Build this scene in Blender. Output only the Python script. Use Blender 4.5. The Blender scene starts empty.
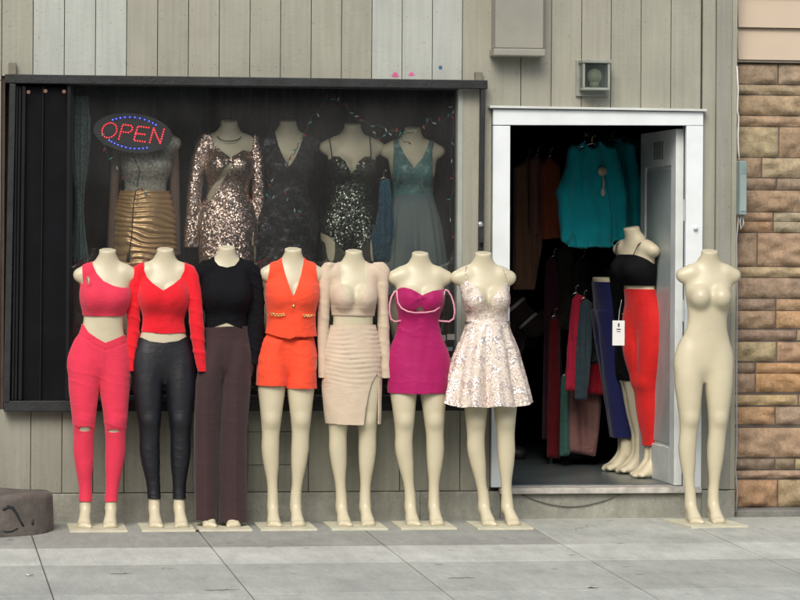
import bpy, math, random
import numpy as np
from mathutils import Vector, Matrix
R = math.radians
rnd = random.Random(7)
np.random.seed(7)
scene = bpy.context.scene
COL = scene.collection

# ------------------------------------------------------------------ camera model
F = 3200.0; CX = 400.0; HY = 242.0; YAW = math.atan(494/3200.0); ROLL = 0.0061
CAMY = -17.2; CAMZ = 1.515
def ray(px, py):
    u = (px-CX) + ROLL*(py-HY)
    v = HY - (py - ROLL*(px-CX))
    c, s = math.cos(YAW), math.sin(YAW)
    return Vector((F*s + u*c, F*c - u*s, v))
def U(px, py, Y):                     # world point on the vertical plane y = Y
    d = ray(px, py); t = (Y-CAMY)/d.y
    return Vector((d.x*t, Y, CAMZ + d.z*t))
SLOPE = 0.02
def gz(y): return SLOPE*(y+0.3)
def G(px, py):                        # world point on the pavement
    d = ray(px, py)
    t = (SLOPE*(CAMY+0.3) - CAMZ)/(d.z - SLOPE*d.y)
    return Vector((d.x*t, CAMY+d.y*t, CAMZ+d.z*t))
def depth(X, Y): return (Y-CAMY)*math.cos(YAW) + X*math.sin(YAW)
def ypx(X, Y, Z): # image row of a world point
    x = X*math.cos(YAW) - (Y-CAMY)*math.sin(YAW); zc = depth(X, Y)
    u = x/zc*F; v = (Z-CAMZ)/zc*F
    return HY - v + ROLL*u

# ------------------------------------------------------------------ objects
def link(o):
    COL.objects.link(o); return o
def tag(o, label=None, cat=None, group=None, kind=None):
    if label: o['label'] = label
    if cat: o['category'] = cat
    if group: o['group'] = group
    if kind: o['kind'] = kind
    return o
def empty(name, loc=(0,0,0), rz=0, label=None, cat=None, group=None):
    o = link(bpy.data.objects.new(name, None)); o.location = loc; o.rotation_euler = (0,0,rz)
    o.empty_display_size = 0.1
    return tag(o, label, cat, group)
def mesh_obj(name, V, Fc, mat, parent=None, smooth=True, colors=None, solid=0, sub=0, bevel=0):
    me = bpy.data.meshes.new(name)
    V = V.tolist() if isinstance(V, np.ndarray) else [tuple(v) for v in V]
    Fc = Fc.tolist() if isinstance(Fc, np.ndarray) else Fc
    me.from_pydata(V, [], Fc); me.update()
    if smooth: me.polygons.foreach_set('use_smooth', [True]*len(me.polygons))
    if colors is not None:
        a = me.color_attributes.new('Col', 'FLOAT_COLOR', 'CORNER')
        buf = []
        for p in me.polygons: buf += list(colors[p.index])*p.loop_total
        a.data.foreach_set('color', buf)
    o = link(bpy.data.objects.new(name, me))
    if mat: me.materials.append(mat)
    if parent: o.parent = parent
    if solid:
        m = o.modifiers.new('solid', 'SOLIDIFY'); m.thickness = solid; m.offset = -1
    if bevel:
        m = o.modifiers.new('bevel', 'BEVEL'); m.width = bevel; m.segments = 2; m.limit_method = 'ANGLE'
    return o

class MB:
    """collects boxes, tubes, lathes into one mesh"""
    def __init__(s): s.v = []; s.f = []; s.c = []
    def add(s, vs, fs, col=(1,1,1,1)):
        b = len(s.v); s.v += [tuple(v) for v in vs]; s.f += [tuple(i+b for i in f) for f in fs]; s.c += [col]*len(fs)
    def hexa(s, p, col=(1,1,1,1)):     # 8 pts: bottom 4 ccw, top 4
        s.add(p, [(3,2,1,0),(4,5,6,7),(0,1,5,4),(1,2,6,5),(2,3,7,6),(3,0,4,7)], col)
    def box(s, x0,x1,y0,y1,z0,z1, col=(1,1,1,1)):
        s.hexa([(x0,y0,z0),(x1,y0,z0),(x1,y1,z0),(x0,y1,z0),(x0,y0,z1),(x1,y0,z1),(x1,y1,z1),(x0,y1,z1)], col)
    def tube(s, pts, r, n=8, col=(1,1,1,1), caps=True):
        pts = [Vector(p) for p in pts]; m = len(pts)
        rs = r if isinstance(r, (list,tuple)) else [r]*m
        vs = []; up = Vector((0.13,0.31,0.94))
        for i,p in enumerate(pts):
            d = (pts[min(i+1,m-1)]-pts[max(i-1,0)])
            if d.length < 1e-9: d = Vector((0,0,1))
            d.normalize()
            a = d.cross(up)
            if a.length < .1: a = d.cross(Vector((1,0,0)))
            a.normalize(); b = d.cross(a).normalized()
            for k in range(n):
                t = 2*math.pi*k/n; vs.append(p + (a*math.cos(t)+b*math.sin(t))*rs[i])
        fs = []
        for i in range(m-1):
            for k in range(n):
                fs.append((i*n+k, i*n+(k+1)%n, (i+1)*n+(k+1)%n, (i+1)*n+k))
        if caps: fs.append(tuple(range(n-1,-1,-1))); fs.append(tuple((m-1)*n+k for k in range(n)))
        s.add(vs, fs, col)
    def ball(s, c, r, n=8, m=6, col=(1,1,1,1), sc=(1,1,1)):
        vs = [(c[0],c[1],c[2]-r*sc[2])]; fs = []
        for j in range(1,m):
            ph = math.pi*j/m
            for i in range(n):
                t = 2*math.pi*i/n
                vs.append((c[0]+r*sc[0]*math.sin(ph)*math.cos(t), c[1]+r*sc[1]*math.sin(ph)*math.sin(t), c[2]-r*sc[2]*math.cos(ph)))
        vs.append((c[0],c[1],c[2]+r*sc[2]))
        for i in range(n): fs.append((0, 1+(i+1)%n, 1+i))
        for j in range(m-2):
            for i in range(n):
                a = 1+j*n; b = a+n
                fs.append((a+i, a+(i+1)%n, b+(i+1)%n, b+i))
        t = len(vs)-1; a = 1+(m-2)*n
        for i in range(n): fs.append((t, a+i, a+(i+1)%n))
        s.add(vs, fs, col)
    def cyl(s, c, r, h, n=24, axis='z', r2=None, col=(1,1,1,1)):
        r2 = r if r2 is None else r2; vs = []
        for (rr, q) in ((r,0),(r2,h)):
            for k in range(n):
                t = 2*math.pi*k/n; a, b = rr*math.cos(t), rr*math.sin(t)
                vs.append({'z':(c[0]+a,c[1]+b,c[2]+q), 'y':(c[0]+a,c[1]+q,c[2]+b), 'x':(c[0]+q,c[1]+a,c[2]+b)}[axis])
        fs = [(k,(k+1)%n,n+(k+1)%n,n+k) for k in range(n)] + [tuple(range(n-1,-1,-1)), tuple(range(n,2*n))]
        s.add(vs, fs, col)
    def build(s, name, mat, parent=None, smooth=False, color=False, bevel=0, solid=0):
        return mesh_obj(name, s.v, s.f, mat, parent, smooth, s.c if color else None, solid, bevel=bevel)

# ------------------------------------------------------------------ materials
def newmat(name):
    m = bpy.data.materials.new(name); m.use_nodes = True
    nt = m.node_tree; b = nt.nodes['Principled BSDF']
    return m, nt, b
def N(nt, typ, **kw):
    n = nt.nodes.new(typ)
    for k, v in kw.items():
        if k in n.inputs: n.inputs[k].default_value = v
        else: setattr(n, k, v)
    return n
def coords(nt, scale=(1,1,1), rot=(0,0,0)):
    tc = N(nt, 'ShaderNodeTexCoord'); mp = N(nt, 'ShaderNodeMapping')
    mp.inputs['Scale'].default_value = scale; mp.inputs['Rotation'].default_value = rot
    nt.links.new(tc.outputs['Object'], mp.inputs['Vector']); return mp.outputs['Vector']
def noise(nt, vec, scale, detail=4, rough=.55):
    n = N(nt, 'ShaderNodeTexNoise'); n.inputs['Scale'].default_value = scale
    n.inputs['Detail'].default_value = detail; n.inputs['Roughness'].default_value = rough
    nt.links.new(vec, n.inputs['Vector']); return n.outputs['Fac']
def ramp(nt, fac, stops):
    r = N(nt, 'ShaderNodeValToRGB'); e = r.color_ramp.elements
    while len(e) < len(stops): e.new(.5)
    for i,(p,c) in enumerate(stops):
        e[i].position = p; e[i].color = (c if len(c)==4 else (*c,1)) if isinstance(c,(tuple,list)) else (c,c,c,1)
    nt.links.new(fac, r.inputs['Fac']); return r.outputs['Color']
def mixc(nt, fac, a, b, mode='MIX'):
    m = N(nt, 'ShaderNodeMix', data_type='RGBA', blend_type=mode)
    for sock, v in ((m.inputs['Factor'],fac),(m.inputs[6],a),(m.inputs[7],b)):
        if hasattr(v, 'is_linked') or hasattr(v, 'links'): nt.links.new(v, sock)
        elif isinstance(v,(int,float)): sock.default_value = v
        else: sock.default_value = (*v,1) if len(v)==3 else v
    return m.outputs[2]
def bump(nt, b, h, strength=.3, dist=.01, prev=None):
    n = N(nt, 'ShaderNodeBump'); n.inputs['Strength'].default_value = strength; n.inputs['Distance'].default_value = dist
    nt.links.new(h, n.inputs['Height'])
    if prev is not None: nt.links.new(prev, n.inputs['Normal'])
    nt.links.new(n.outputs['Normal'], b.inputs['Normal']); return n.outputs['Normal']
def S(h):   # sRGB 0-255 triple to linear
    return tuple(((c/255+.055)/1.055)**2.4 if c > 10 else c/255/12.92 for c in h)

def m_plain(name, col, rough=.6, metal=0, var=.15, vscale=6, bs=0, bscale=40, spec=.5, sheen=0, coat=0):
    m, nt, b = newmat(name); v = coords(nt)
    n = noise(nt, v, vscale)
    c = mixc(nt, ramp(nt, n, [(.3,0.),(.7,1.)]), tuple(x*(1-var) for x in col), tuple(min(1,x*(1+var)) for x in col))
    nt.links.new(c, b.inputs['Base Color'])
    b.inputs['Roughness'].default_value = rough; b.inputs['Metallic'].default_value = metal
    b.inputs['Specular IOR Level'].default_value = spec
    if sheen: b.inputs['Sheen Weight'].default_value = sheen
    if coat: b.inputs['Coat Weight'].default_value = coat; b.inputs['Coat Roughness'].default_value = .15
    if bs: bump(nt, b, noise(nt, v, bscale, 6), bs, .01)
    return m
def m_fabric(name, col, rough=.85, rib=0, ribaxis='z', wr=.35, wscale=14, spec=.25, sheen=.15, var=.1, metal=0, ribs=.35):
    m, nt, b = newmat(name); v = coords(nt)
    n = noise(nt, v, 9, 5)
    c = mixc(nt, n, tuple(x*(1-var*2) for x in col), tuple(min(1,x*(1+var)) for x in col))
    nt.links.new(c, b.inputs['Base Color'])
    b.inputs['Roughness'].default_value = rough; b.inputs['Specular IOR Level'].default_value = spec
    b.inputs['Sheen Weight'].default_value = sheen; b.inputs['Metallic'].default_value = metal
    vs = coords(nt, (1,1,.6)); big = noise(nt, vs, wscale, 3, .5)
    vd = coords(nt, (1.0,.8,2.6), (0,.35,0)); rg = noise(nt, vd, wscale*.55, 2, .45)
    ab = N(nt, 'ShaderNodeMath', operation='SUBTRACT'); nt.links.new(rg, ab.inputs[0]); ab.inputs[1].default_value = .5
    aa = N(nt, 'ShaderNodeMath', operation='ABSOLUTE'); nt.links.new(ab.outputs[0], aa.inputs[0])
    rr_ = N(nt, 'ShaderNodeMapRange'); nt.links.new(aa.outputs[0], rr_.inputs[0]); rr_.inputs[2].default_value = .09; rr_.inputs[3].default_value = 1; rr_.inputs[4].default_value = 0
    nrm = bump(nt, b, rr_.outputs[0], wr*.55, .010)
    nrm = bump(nt, b, big, wr*1.2, .03, nrm)
    if rib:
        w = N(nt, 'ShaderNodeTexWave', wave_type='BANDS', bands_direction={'x':'X','z':'Z'}[ribaxis])
        w.inputs['Scale'].default_value = rib; w.inputs['Distortion'].default_value = 1.0
        nt.links.new(v, w.inputs['Vector']); bump(nt, b, w.outputs['Fac'], ribs, .004, nrm)
    else:
        bump(nt, b, noise(nt, v, 260, 2), .15, .002, nrm)
    return m
def m_sequin(name, c1, c2, scale=150, tilt=.9, rough=.18, cover=1.0, base=None, metal=.95):
    m, nt, b = newmat(name); v = coords(nt)
    vo = N(nt, 'ShaderNodeTexVoronoi'); vo.inputs['Scale'].default_value = scale
    nt.links.new(v, vo.inputs['Vector'])
    wn = N(nt, 'ShaderNodeTexWhiteNoise'); nt.links.new(vo.outputs['Color'], wn.inputs['Vector'])
    sub = N(nt, 'ShaderNodeVectorMath', operation='SUBTRACT'); nt.links.new(vo.outputs['Color'], sub.inputs[0]); sub.inputs[1].default_value = (.5,.5,.5)
    sc = N(nt, 'ShaderNodeVectorMath', operation='SCALE'); nt.links.new(sub.outputs[0], sc.inputs[0]); sc.inputs['Scale'].default_value = tilt
    g = N(nt, 'ShaderNodeNewGeometry')
    ad = N(nt, 'ShaderNodeVectorMath', operation='ADD'); nt.links.new(g.outputs['Normal'], ad.inputs[0]); nt.links.new(sc.outputs[0], ad.inputs[1])
    no = N(nt, 'ShaderNodeVectorMath', operation='NORMALIZE'); nt.links.new(ad.outputs[0], no.inputs[0])
    nt.links.new(no.outputs[0], b.inputs['Normal'])
    c = mixc(nt, wn.outputs['Value'], c1, c2)
    if base:
        k = ramp(nt, noise(nt, v, 24, 3), [(cover-.08,0.),(cover+.08,1.)])
        c = mixc(nt, k, c, base)
        inv = ramp(nt, noise(nt, v, 24, 3), [(cover-.08,metal),(cover+.08,0.)]); nt.links.new(inv, b.inputs['Metallic'])
        rr = ramp(nt, noise(nt, v, 24, 3), [(cover-.08,rough),(cover+.08,.8)]); nt.links.new(rr, b.inputs['Roughness'])
    else:
        b.inputs['Metallic'].default_value = metal; b.inputs['Roughness'].default_value = rough
    nt.links.new(c, b.inputs['Base Color'])
    return m
def m_attr(name, rough=.7, var=.2, vscale=5, bs=.3, bscale=30, streak=0, dirt=0, spec=.4, grit=0, crack=0, grime=0):
    m, nt, b = newmat(name); v = coords(nt)
    a = N(nt, 'ShaderNodeVertexColor', layer_name='Col')
    n = ramp(nt, noise(nt, v, vscale, 6), [(.25,(1-var,)*3),(.75,(1+var*.6,)*3)])
    c = mixc(nt, 1.0, a.outputs['Color'], n, 'MULTIPLY')
    if streak:
        vs = coords(nt, (1,1,.05)); st = ramp(nt, noise(nt, vs, 38, 5), [(.3,(1-streak,)*3),(.6,(1,1,1))])
        c = mixc(nt, 1.0, c, st, 'MULTIPLY')
    if dirt:
        d = ramp(nt, noise(nt, v, 21, 8, .75), [(.62,(0,0,0)),(.72,(1,1,1))])
        c = mixc(nt, d, c, (.09,.08,.06)); 
    if grit:
        gr = ramp(nt, noise(nt, coords(nt,(1,.35,1)), 85, 4, .8), [(.3,(1-grit,)*3),(.7,(1+grit*.5,)*3)]); c = mixc(nt, 1.0, c, gr, 'MULTIPLY')
        g3 = ramp(nt, noise(nt, coords(nt,(1.5,.30,1)), 11, 9, .75), [(.30,(1-grit*1.6,)*3),(.62,(1.04,)*3)]); c = mixc(nt, 1.0, c, g3, 'MULTIPLY')
    if crack:
        wv = N(nt,'ShaderNodeVectorMath',operation='ADD'); nz = N(nt,'ShaderNodeTexNoise'); nz.inputs['Scale'].default_value = 4; nz.inputs['Detail'].default_value = 5
        nt.links.new(v, nz.inputs['Vector']); nt.links.new(v, wv.inputs[0]); sc_ = N(nt,'ShaderNodeVectorMath',operation='SCALE'); sc_.inputs['Scale'].default_value = .35
        nt.links.new(nz.outputs['Color'], sc_.inputs[0]); nt.links.new(sc_.outputs[0], wv.inputs[1])
        vo = N(nt,'ShaderNodeTexVoronoi', feature='DISTANCE_TO_EDGE'); vo.inputs['Scale'].default_value = .8; nt.links.new(wv.outputs[0], vo.inputs['Vector'])
        ln = ramp(nt, vo.outputs['Distance'], [(.0,(1,1,1)),(.006,(0,0,0))]); mk = ramp(nt, noise(nt, v, .9, 2), [(.60,(0,0,0)),(.66,(.8,.8,.8))])
        mm = mixc(nt, 1.0, ln, mk, 'MULTIPLY'); c = mixc(nt, mm, c, (.07,.065,.055))
        v2 = N(nt,'ShaderNodeTexVoronoi'); v2.inputs['Scale'].default_value = 5.5; nt.links.new(v, v2.inputs['Vector'])
        gm = ramp(nt, v2.outputs['Distance'], [(.10,(1,1,1)),(.13,(0,0,0))]); wn = N(nt,'ShaderNodeSeparateColor'); nt.links.new(v2.outputs['Color'], wn.inputs[0])
        sel = ramp(nt, wn.outputs[0], [(.80,(0,0,0)),(.82,(1,1,1))]); c = mixc(nt, mixc(nt,1.0,mixc(nt, 1.0, gm, sel, 'MULTIPLY'),(.5,.5,.5),'MULTIPLY'), c, (.10,.10,.09))
    if grime:
        sp = N(nt,'ShaderNodeSeparateXYZ'); nt.links.new(v, sp.inputs[0]); mr = N(nt,'ShaderNodeMapRange'); nt.links.new(sp.outputs[2], mr.inputs[0])
        mr.inputs[1].default_value = .15; mr.inputs[2].default_value = .75; mr.inputs[3].default_value = 1; mr.inputs[4].default_value = 0
        nn_ = noise(nt, coords(nt,(1,1,.25)), 16, 7, .7); mu = N(nt,'ShaderNodeMath',operation='MULTIPLY'); nt.links.new(mr.outputs[0], mu.inputs[0]); nt.links.new(nn_, mu.inputs[1])
        c = mixc(nt, ramp(nt, mu.outputs[0], [(.15,(0,0,0)),(.6,(grime,)*3)]), c, (.085,.08,.06))
    nt.links.new(c, b.inputs['Base Color']); b.inputs['Roughness'].default_value = rough
    b.inputs['Specular IOR Level'].default_value = spec
    bump(nt, b, noise(nt, v, bscale, 8, .65), bs, .01)
    return m
def m_emit(name, col, st):
    m, nt, b = newmat(name); b.inputs['Base Color'].default_value = (*col,1)
    b.inputs['Emission Color'].default_value = (*col,1); b.inputs['Emission Strength'].default_value = st
    return m
def m_glass(name, tint=(.97,.985,.98), refl=1.0):
    m, nt, b = newmat(name); nt.nodes.remove(b)
    out = nt.nodes['Material Output']
    t = N(nt, 'ShaderNodeBsdfTransparent'); t.inputs[0].default_value = (*tint,1)
    g = N(nt, 'ShaderNodeBsdfGlossy'); g.inputs['Roughness'].default_value = .02
    f = N(nt, 'ShaderNodeFresnel'); f.inputs[0].default_value = 1.5
    d = N(nt, 'ShaderNodeBsdfDiffuse'); d.inputs[0].default_value = (.5,.5,.48,1)
    mx = N(nt, 'ShaderNodeMixShader'); m2 = N(nt, 'ShaderNodeMixShader')
    v = coords(nt, (1,1,.6)); dn = ramp(nt, noise(nt, v, 3, 6, .6), [(.30,.012),(.8,.05)])
    nt.links.new(f.outputs[0], mx.inputs[0]); nt.links.new(t.outputs[0], mx.inputs[1]); nt.links.new(g.outputs[0], mx.inputs[2])
    nt.links.new(dn, m2.inputs[0]); nt.links.new(mx.outputs[0], m2.inputs[1]); nt.links.new(d.outputs[0], m2.inputs[2])
    nt.links.new(m2.outputs[0], out.inputs['Surface'])
    return m
def m_sheer(name, col, alpha=.5, lace=0, rough=.7):
    m, nt, b = newmat(name); v = coords(nt)
    b.inputs['Base Color'].default_value = (*col,1); b.inputs['Roughness'].default_value = rough
    if lace:
        a = ramp(nt, noise(nt, v, lace, 5, .6), [(.42,alpha),(.56,1.)]); nt.links.new(a, b.inputs['Alpha'])
    else: b.inputs['Alpha'].default_value = alpha
    return m

SKIN = m_plain('mannequin_plastic', (.54,.49,.345), .38, var=.05, vscale=7, spec=.5, bs=.04, bscale=14)
SKIN2 = m_plain('mannequin_brightened_plastic', (.62,.56,.41), .45, var=.08, spec=.35)  # indoor figures: base colour brightened to stand in for light missing inside
BOARD = m_plain('base_board', (.55,.53,.40), .55, var=.12, vscale=10)
PINK = m_fabric('pink_textured', (.68,.035,.078), rib=30, wr=.12, wscale=20, ribs=.15)
RED = m_fabric('red_rib', (.74,.010,.022), rib=55, ribaxis='x', wr=.2, wscale=12)
BLACK = m_fabric('black_knit', (.006,.006,.008), wr=.3, sheen=0, spec=.12)
LEATHER = m_fabric('black_leather', (.006,.007,.011), rough=.48, wr=.09, wscale=16, spec=.5, sheen=0)
BROWN = m_fabric('brown_crepe', (.042,.023,.024), wr=.25, wscale=10)
ORANGE = m_fabric('orange_crepe', (.86,.075,.028), wr=.3, wscale=11)
BEIGE = m_fabric('beige_jersey', (.57,.465,.350), wr=.16, rough=.7)
MAG = m_fabric('magenta_jersey', (.36,.004,.100), wr=.25, rough=.65, wscale=10)
PIPE = m_plain('pale_piping', (.68,.30,.38), .5)
SEQ = m_sequin('champagne_sequins', (.90,.82,.76), (.60,.46,.39), 190, .7, .28, .50, base=(.64,.56,.48), metal=.6)
BELT = m_sequin('silver_belt', (.62,.60,.56), (.30,.29,.27), 200, .5, .3, metal=.8)
GOLDM = m_plain('gold_metal', (.75,.55,.22), .25, 1)
SILVM = m_plain('pale_metal', (.75,.70,.62), .25, 1)
# ------------------------------------------------------------------ implicit surfaces
def smin(a, b, k):
    if k <= 0: return np.minimum(a, b)
    h = np.clip(.5+.5*(b-a)/k, 0, 1); return b*(1-h)+a*h - k*h*(1-h)
def smax(a, b, k): return -smin(-a, -b, k)
def tabz(z, tab, col, sm=3.0):
    t = np.array(sorted(tab, key=lambda r: r[0]), float)
    zz = np.arange(t[0,0]-12, t[-1,0]+12, .5); v = np.interp(zz, t[:,0], t[:,col])
    k = np.exp(-.5*(np.arange(-16,17)*.5/sm)**2); k /= k.sum()
    v = np.convolve(np.pad(v, 16, mode='edge'), k, 'valid')
    return np.interp(z, zz, v)
class Grid:
    def __init__(s, b, h):
        (x0,x1),(y0,y1),(z0,z1) = b; s.h = h; s.o = np.array([x0,y0,z0], float)
        s.x = np.arange(x0,x1+h,h); s.y = np.arange(y0,y1+h,h); s.z = np.arange(z0,z1+h,h)
        s.X = s.x[:,None,None]; s.Y = s.y[None,:,None]; s.Z = s.z[None,None,:]
    def full(s, f): return f + np.zeros((len(s.x),len(s.y),len(s.z)))
def column(g, cx, cy, w, df, db, z0, z1, grow=0, fold=None):
    """stack of ellipses; cx.. are 1-D arrays over g.z"""
    sh = lambda a: np.asarray(a)[None,None,:]
    w = sh(w)+grow; df = sh(df)+grow; db = sh(db)+grow
    dx = g.X-sh(cx); dy = g.Y-sh(cy)
    d = np.where(dy < 0, df, db)
    q = np.sqrt((dx/w)**2+(dy/d)**2)
    f = (q-1)*np.minimum(w, d)
    if fold is not None: f = f - fold(np.arctan2(dy/d, dx/w), g.Z)
    return np.maximum(np.maximum(f, g.Z-z1), z0-g.Z)
def cap(g, a, b, ra, rb=None):
    rb = ra if rb is None else rb
    a = np.array(a, float); b = np.array(b, float); ab = b-a; L = (ab**2).sum()+1e-9
    t = np.clip(((g.X-a[0])*ab[0]+(g.Y-a[1])*ab[1]+(g.Z-a[2])*ab[2])/L, 0, 1)
    return np.sqrt((g.X-a[0]-t*ab[0])**2+(g.Y-a[1]-t*ab[1])**2+(g.Z-a[2]-t*ab[2])**2) - (ra+(rb-ra)*t)
def ell(g, c, r):
    q = np.sqrt(((g.X-c[0])/r[0])**2+((g.Y-c[1])/r[1])**2+((g.Z-c[2])/r[2])**2)
    return (q-1)*min(r)
def nets(g, Fv, smooth=2):
    s = Fv < 0; nx, ny, nz = s.shape
    cs = [(i,j,k) for i in (0,1) for j in (0,1) for k in (0,1)]
    sub = lambda A,i,j,k: A[i:nx-1+i, j:ny-1+j, k:nz-1+k]
    cnt = sum(sub(s,*c).astype(np.int8) for c in cs)
    act = (cnt > 0) & (cnt < 8)
    idx = -np.ones(act.shape, np.int64); n = int(act.sum()); idx[act] = np.arange(n)
    I, J, K = np.nonzero(act)
    P = np.zeros((n,3)); C = np.zeros(n)
    for a in range(3):
        for c in cs:
            if c[a]: continue
            e = list(c); e[a] = 1
            f0 = Fv[I+c[0],J+c[1],K+c[2]]; f1 = Fv[I+e[0],J+e[1],K+e[2]]
            m = (f0<0) != (f1<0); t = np.where(m, f0/np.where(m, f0-f1, 1), 0)
            p = np.array(c, float)[None,:].repeat(n,0); p[:,a] = t
            P += p*m[:,None]; C += m
    P = P/C[:,None] + np.stack([I,J,K],1); V = g.o + P*g.h
    Q = []
    for a in range(3):
        sl0 = [slice(1,-1)]*3; sl1 = [slice(1,-1)]*3; sl0[a] = slice(0,-1); sl1[a] = slice(1,None)
        A, B = s[tuple(sl0)], s[tuple(sl1)]
        off = [1,1,1]; off[a] = 0
        for flip in (0,1):
            m = (A & ~B) if not flip else (~A & B)
            i,j,k = np.nonzero(m); p = np.stack([i+off[0],j+off[1],k+off[2]],1)
            b, c = (a+1)%3, (a+2)%3
            def cell(db, dc):
                q = p.copy(); q[:,b] -= db; q[:,c] -= dc; return idx[q[:,0],q[:,1],q[:,2]]
            quad = np.stack([cell(1,1),cell(0,1),cell(0,0),cell(1,0)],1)
            if flip: quad = quad[:,::-1]
            Q.append(quad)
    Q = np.concatenate(Q)
    for _ in range(smooth): V = relax(V, Q)
    return V, Q
def relax(V, Q, lam=.6):
    e = np.concatenate([Q[:,[i,(i+1)%Q.shape[1]]] for i in range(Q.shape[1])])
    A = np.zeros_like(V); C = np.zeros(len(V))
    for a,b in ((0,1),(1,0)):
        for d in range(3): A[:,d] += np.bincount(e[:,a], V[e[:,b],d], len(V))
        C += np.bincount(e[:,a], minlength=len(V))
    return V*(1-lam)+lam*A/np.maximum(C,1)[:,None]
def normals(V, T):
    fn = np.cross(V[T[:,1]]-V[T[:,0]], V[T[:,2]]-V[T[:,0]]); Nn = np.zeros_like(V)
    for i in range(T.shape[1]):
        for d in range(3): Nn[:,d] += np.bincount(T[:,i], fn[:,d], len(V))
    return Nn/np.maximum(np.linalg.norm(Nn,axis=1),1e-9)[:,None]
def tris(Q): return np.concatenate([Q[:,[0,1,2]], Q[:,[0,2,3]]]) if Q.shape[1]==4 else Q
def clip(V, T, f):
    """keep f < 0"""
    T = tris(T); f = np.where(np.abs(f) < 1e-6, 1e-6, f)
    ins = f[T] < 0; c = ins.sum(1)
    out = [T[c==3]]
    newV = []; edges = {}
    base = len(V)
    def ev(a, b):
        k = (a,b) if a<b else (b,a)
        if k not in edges:
            t = f[k[0]]/(f[k[0]]-f[k[1]]); edges[k] = base+len(newV); newV.append(V[k[0]]*(1-t)+V[k[1]]*t)
        return edges[k]
    ex = []
    for t, m in zip(T[c==1].tolist(), ins[c==1]):
        i = int(np.argmax(m)); a,b,d = t[i],t[(i+1)%3],t[(i+2)%3]; ex.append((a,ev(a,b),ev(a,d)))
    for t, m in zip(T[c==2].tolist(), ins[c==2]):
        i = int(np.argmin(m)); a,b,d = t[i],t[(i+1)%3],t[(i+2)%3]
        p, q = ev(a,b), ev(a,d); ex.append((p,b,d)); ex.append((p,d,q))
    if ex: out.append(np.array(ex))
    T = np.concatenate(out); V = np.concatenate([V, np.array(newV)]) if newV else V
    used, inv = np.unique(T, return_inverse=True)
    return V[used], inv.reshape(T.shape)
def polysdf(x, z, P):
    P = np.array(P, float); d = np.full(x.shape, 1e9); inside = np.zeros(x.shape, bool)
    n = len(P)
    for i in range(n):
        a, b = P[i], P[(i+1)%n]; e = b-a
        t = np.clip(((x-a[0])*e[0]+(z-a[1])*e[1])/(e@e+1e-9),0,1)
        d = np.minimum(d, np.hypot(x-a[0]-t*e[0], z-a[1]-t*e[1]))
        c = (a[1]>z) != (b[1]>z)
        xi = (b[0]-a[0])*(z-a[1])/np.where(abs(b[1]-a[1])<1e-9,1e-9,b[1]-a[1])+a[0]
        inside ^= c & (x < xi)
    return np.where(inside, -d, d)

def vnoise(p, seed=0):
    """cheap smooth pseudo noise in [-1,1] from summed sines"""
    r = np.random.RandomState(seed); o = 0
    for k in range(6):
        w = r.normal(size=3); w /= np.linalg.norm(w)
        o = o + np.sin((p@w)*(1+.5*k)+r.rand()*6.28+1.5*np.sin(p@r.normal(size=3)*.5))/(1+.4*k)
    return o/3

# ------------------------------------------------------------------ mannequins
TOR = [(140,6,3,6,1),(147,14,6.5,11,1),(152,21,9.5,14,1),(158,27.5,12,16.5,1),(167,29.8,13,17,1),(177,28,13,15.5,1),(185,25.2,12.5,13,1),(192,22.6,12,11.5,.5),
       (199,20.6,11.5,10.5,0),(206,19.9,11.5,10,0),(213,20.3,12,10.5,0),(221,21.4,12.5,11.5,0),(232,23.3,13,12.5,.5),
       (246,24.8,12,12.5,1.5),(253,25.5,10.5,11.5,2.5),(258,24,9.5,10.5,3),(262,18.5,8.5,9.5,3.5),(266,12.5,7.5,8.5,3.5),(270,8,6,7,3)]
NECK = [(250,10.5,8,9,3.5),(258,9.6,8,8.5,3),(263,8.5,7.8,8,2.2),(269,8.1,7.8,7.8,1.2),(275,8.5,8.3,8,.4),(281,8.9,8.6,8,0)]
LEG = [(190,5,5,6,1),(180,10,9,11,1),(170,13.2,11.3,14,1),(160,15.0,12.8,15,1),(150,14.5,13.5,15,.5),(137,13.9,13.3,14,0),(120,11.7,12,12,-1),(104,10,9.8,9.8,-1.5),(92,8.8,8.6,9,-.5),
       (77,9.1,8.5,11,.5),(62,7.9,7.6,9.8,1),(50,6.1,6.2,7.5,1.5),(42,5.35,5.6,6.4,2),(36,5.25,5.6,6.2,2),(28,5.4,6.2,6.2,2),(18,5.7,7.2,6,1)]
LZ = [165,140,104,77,42,30,5]
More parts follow.
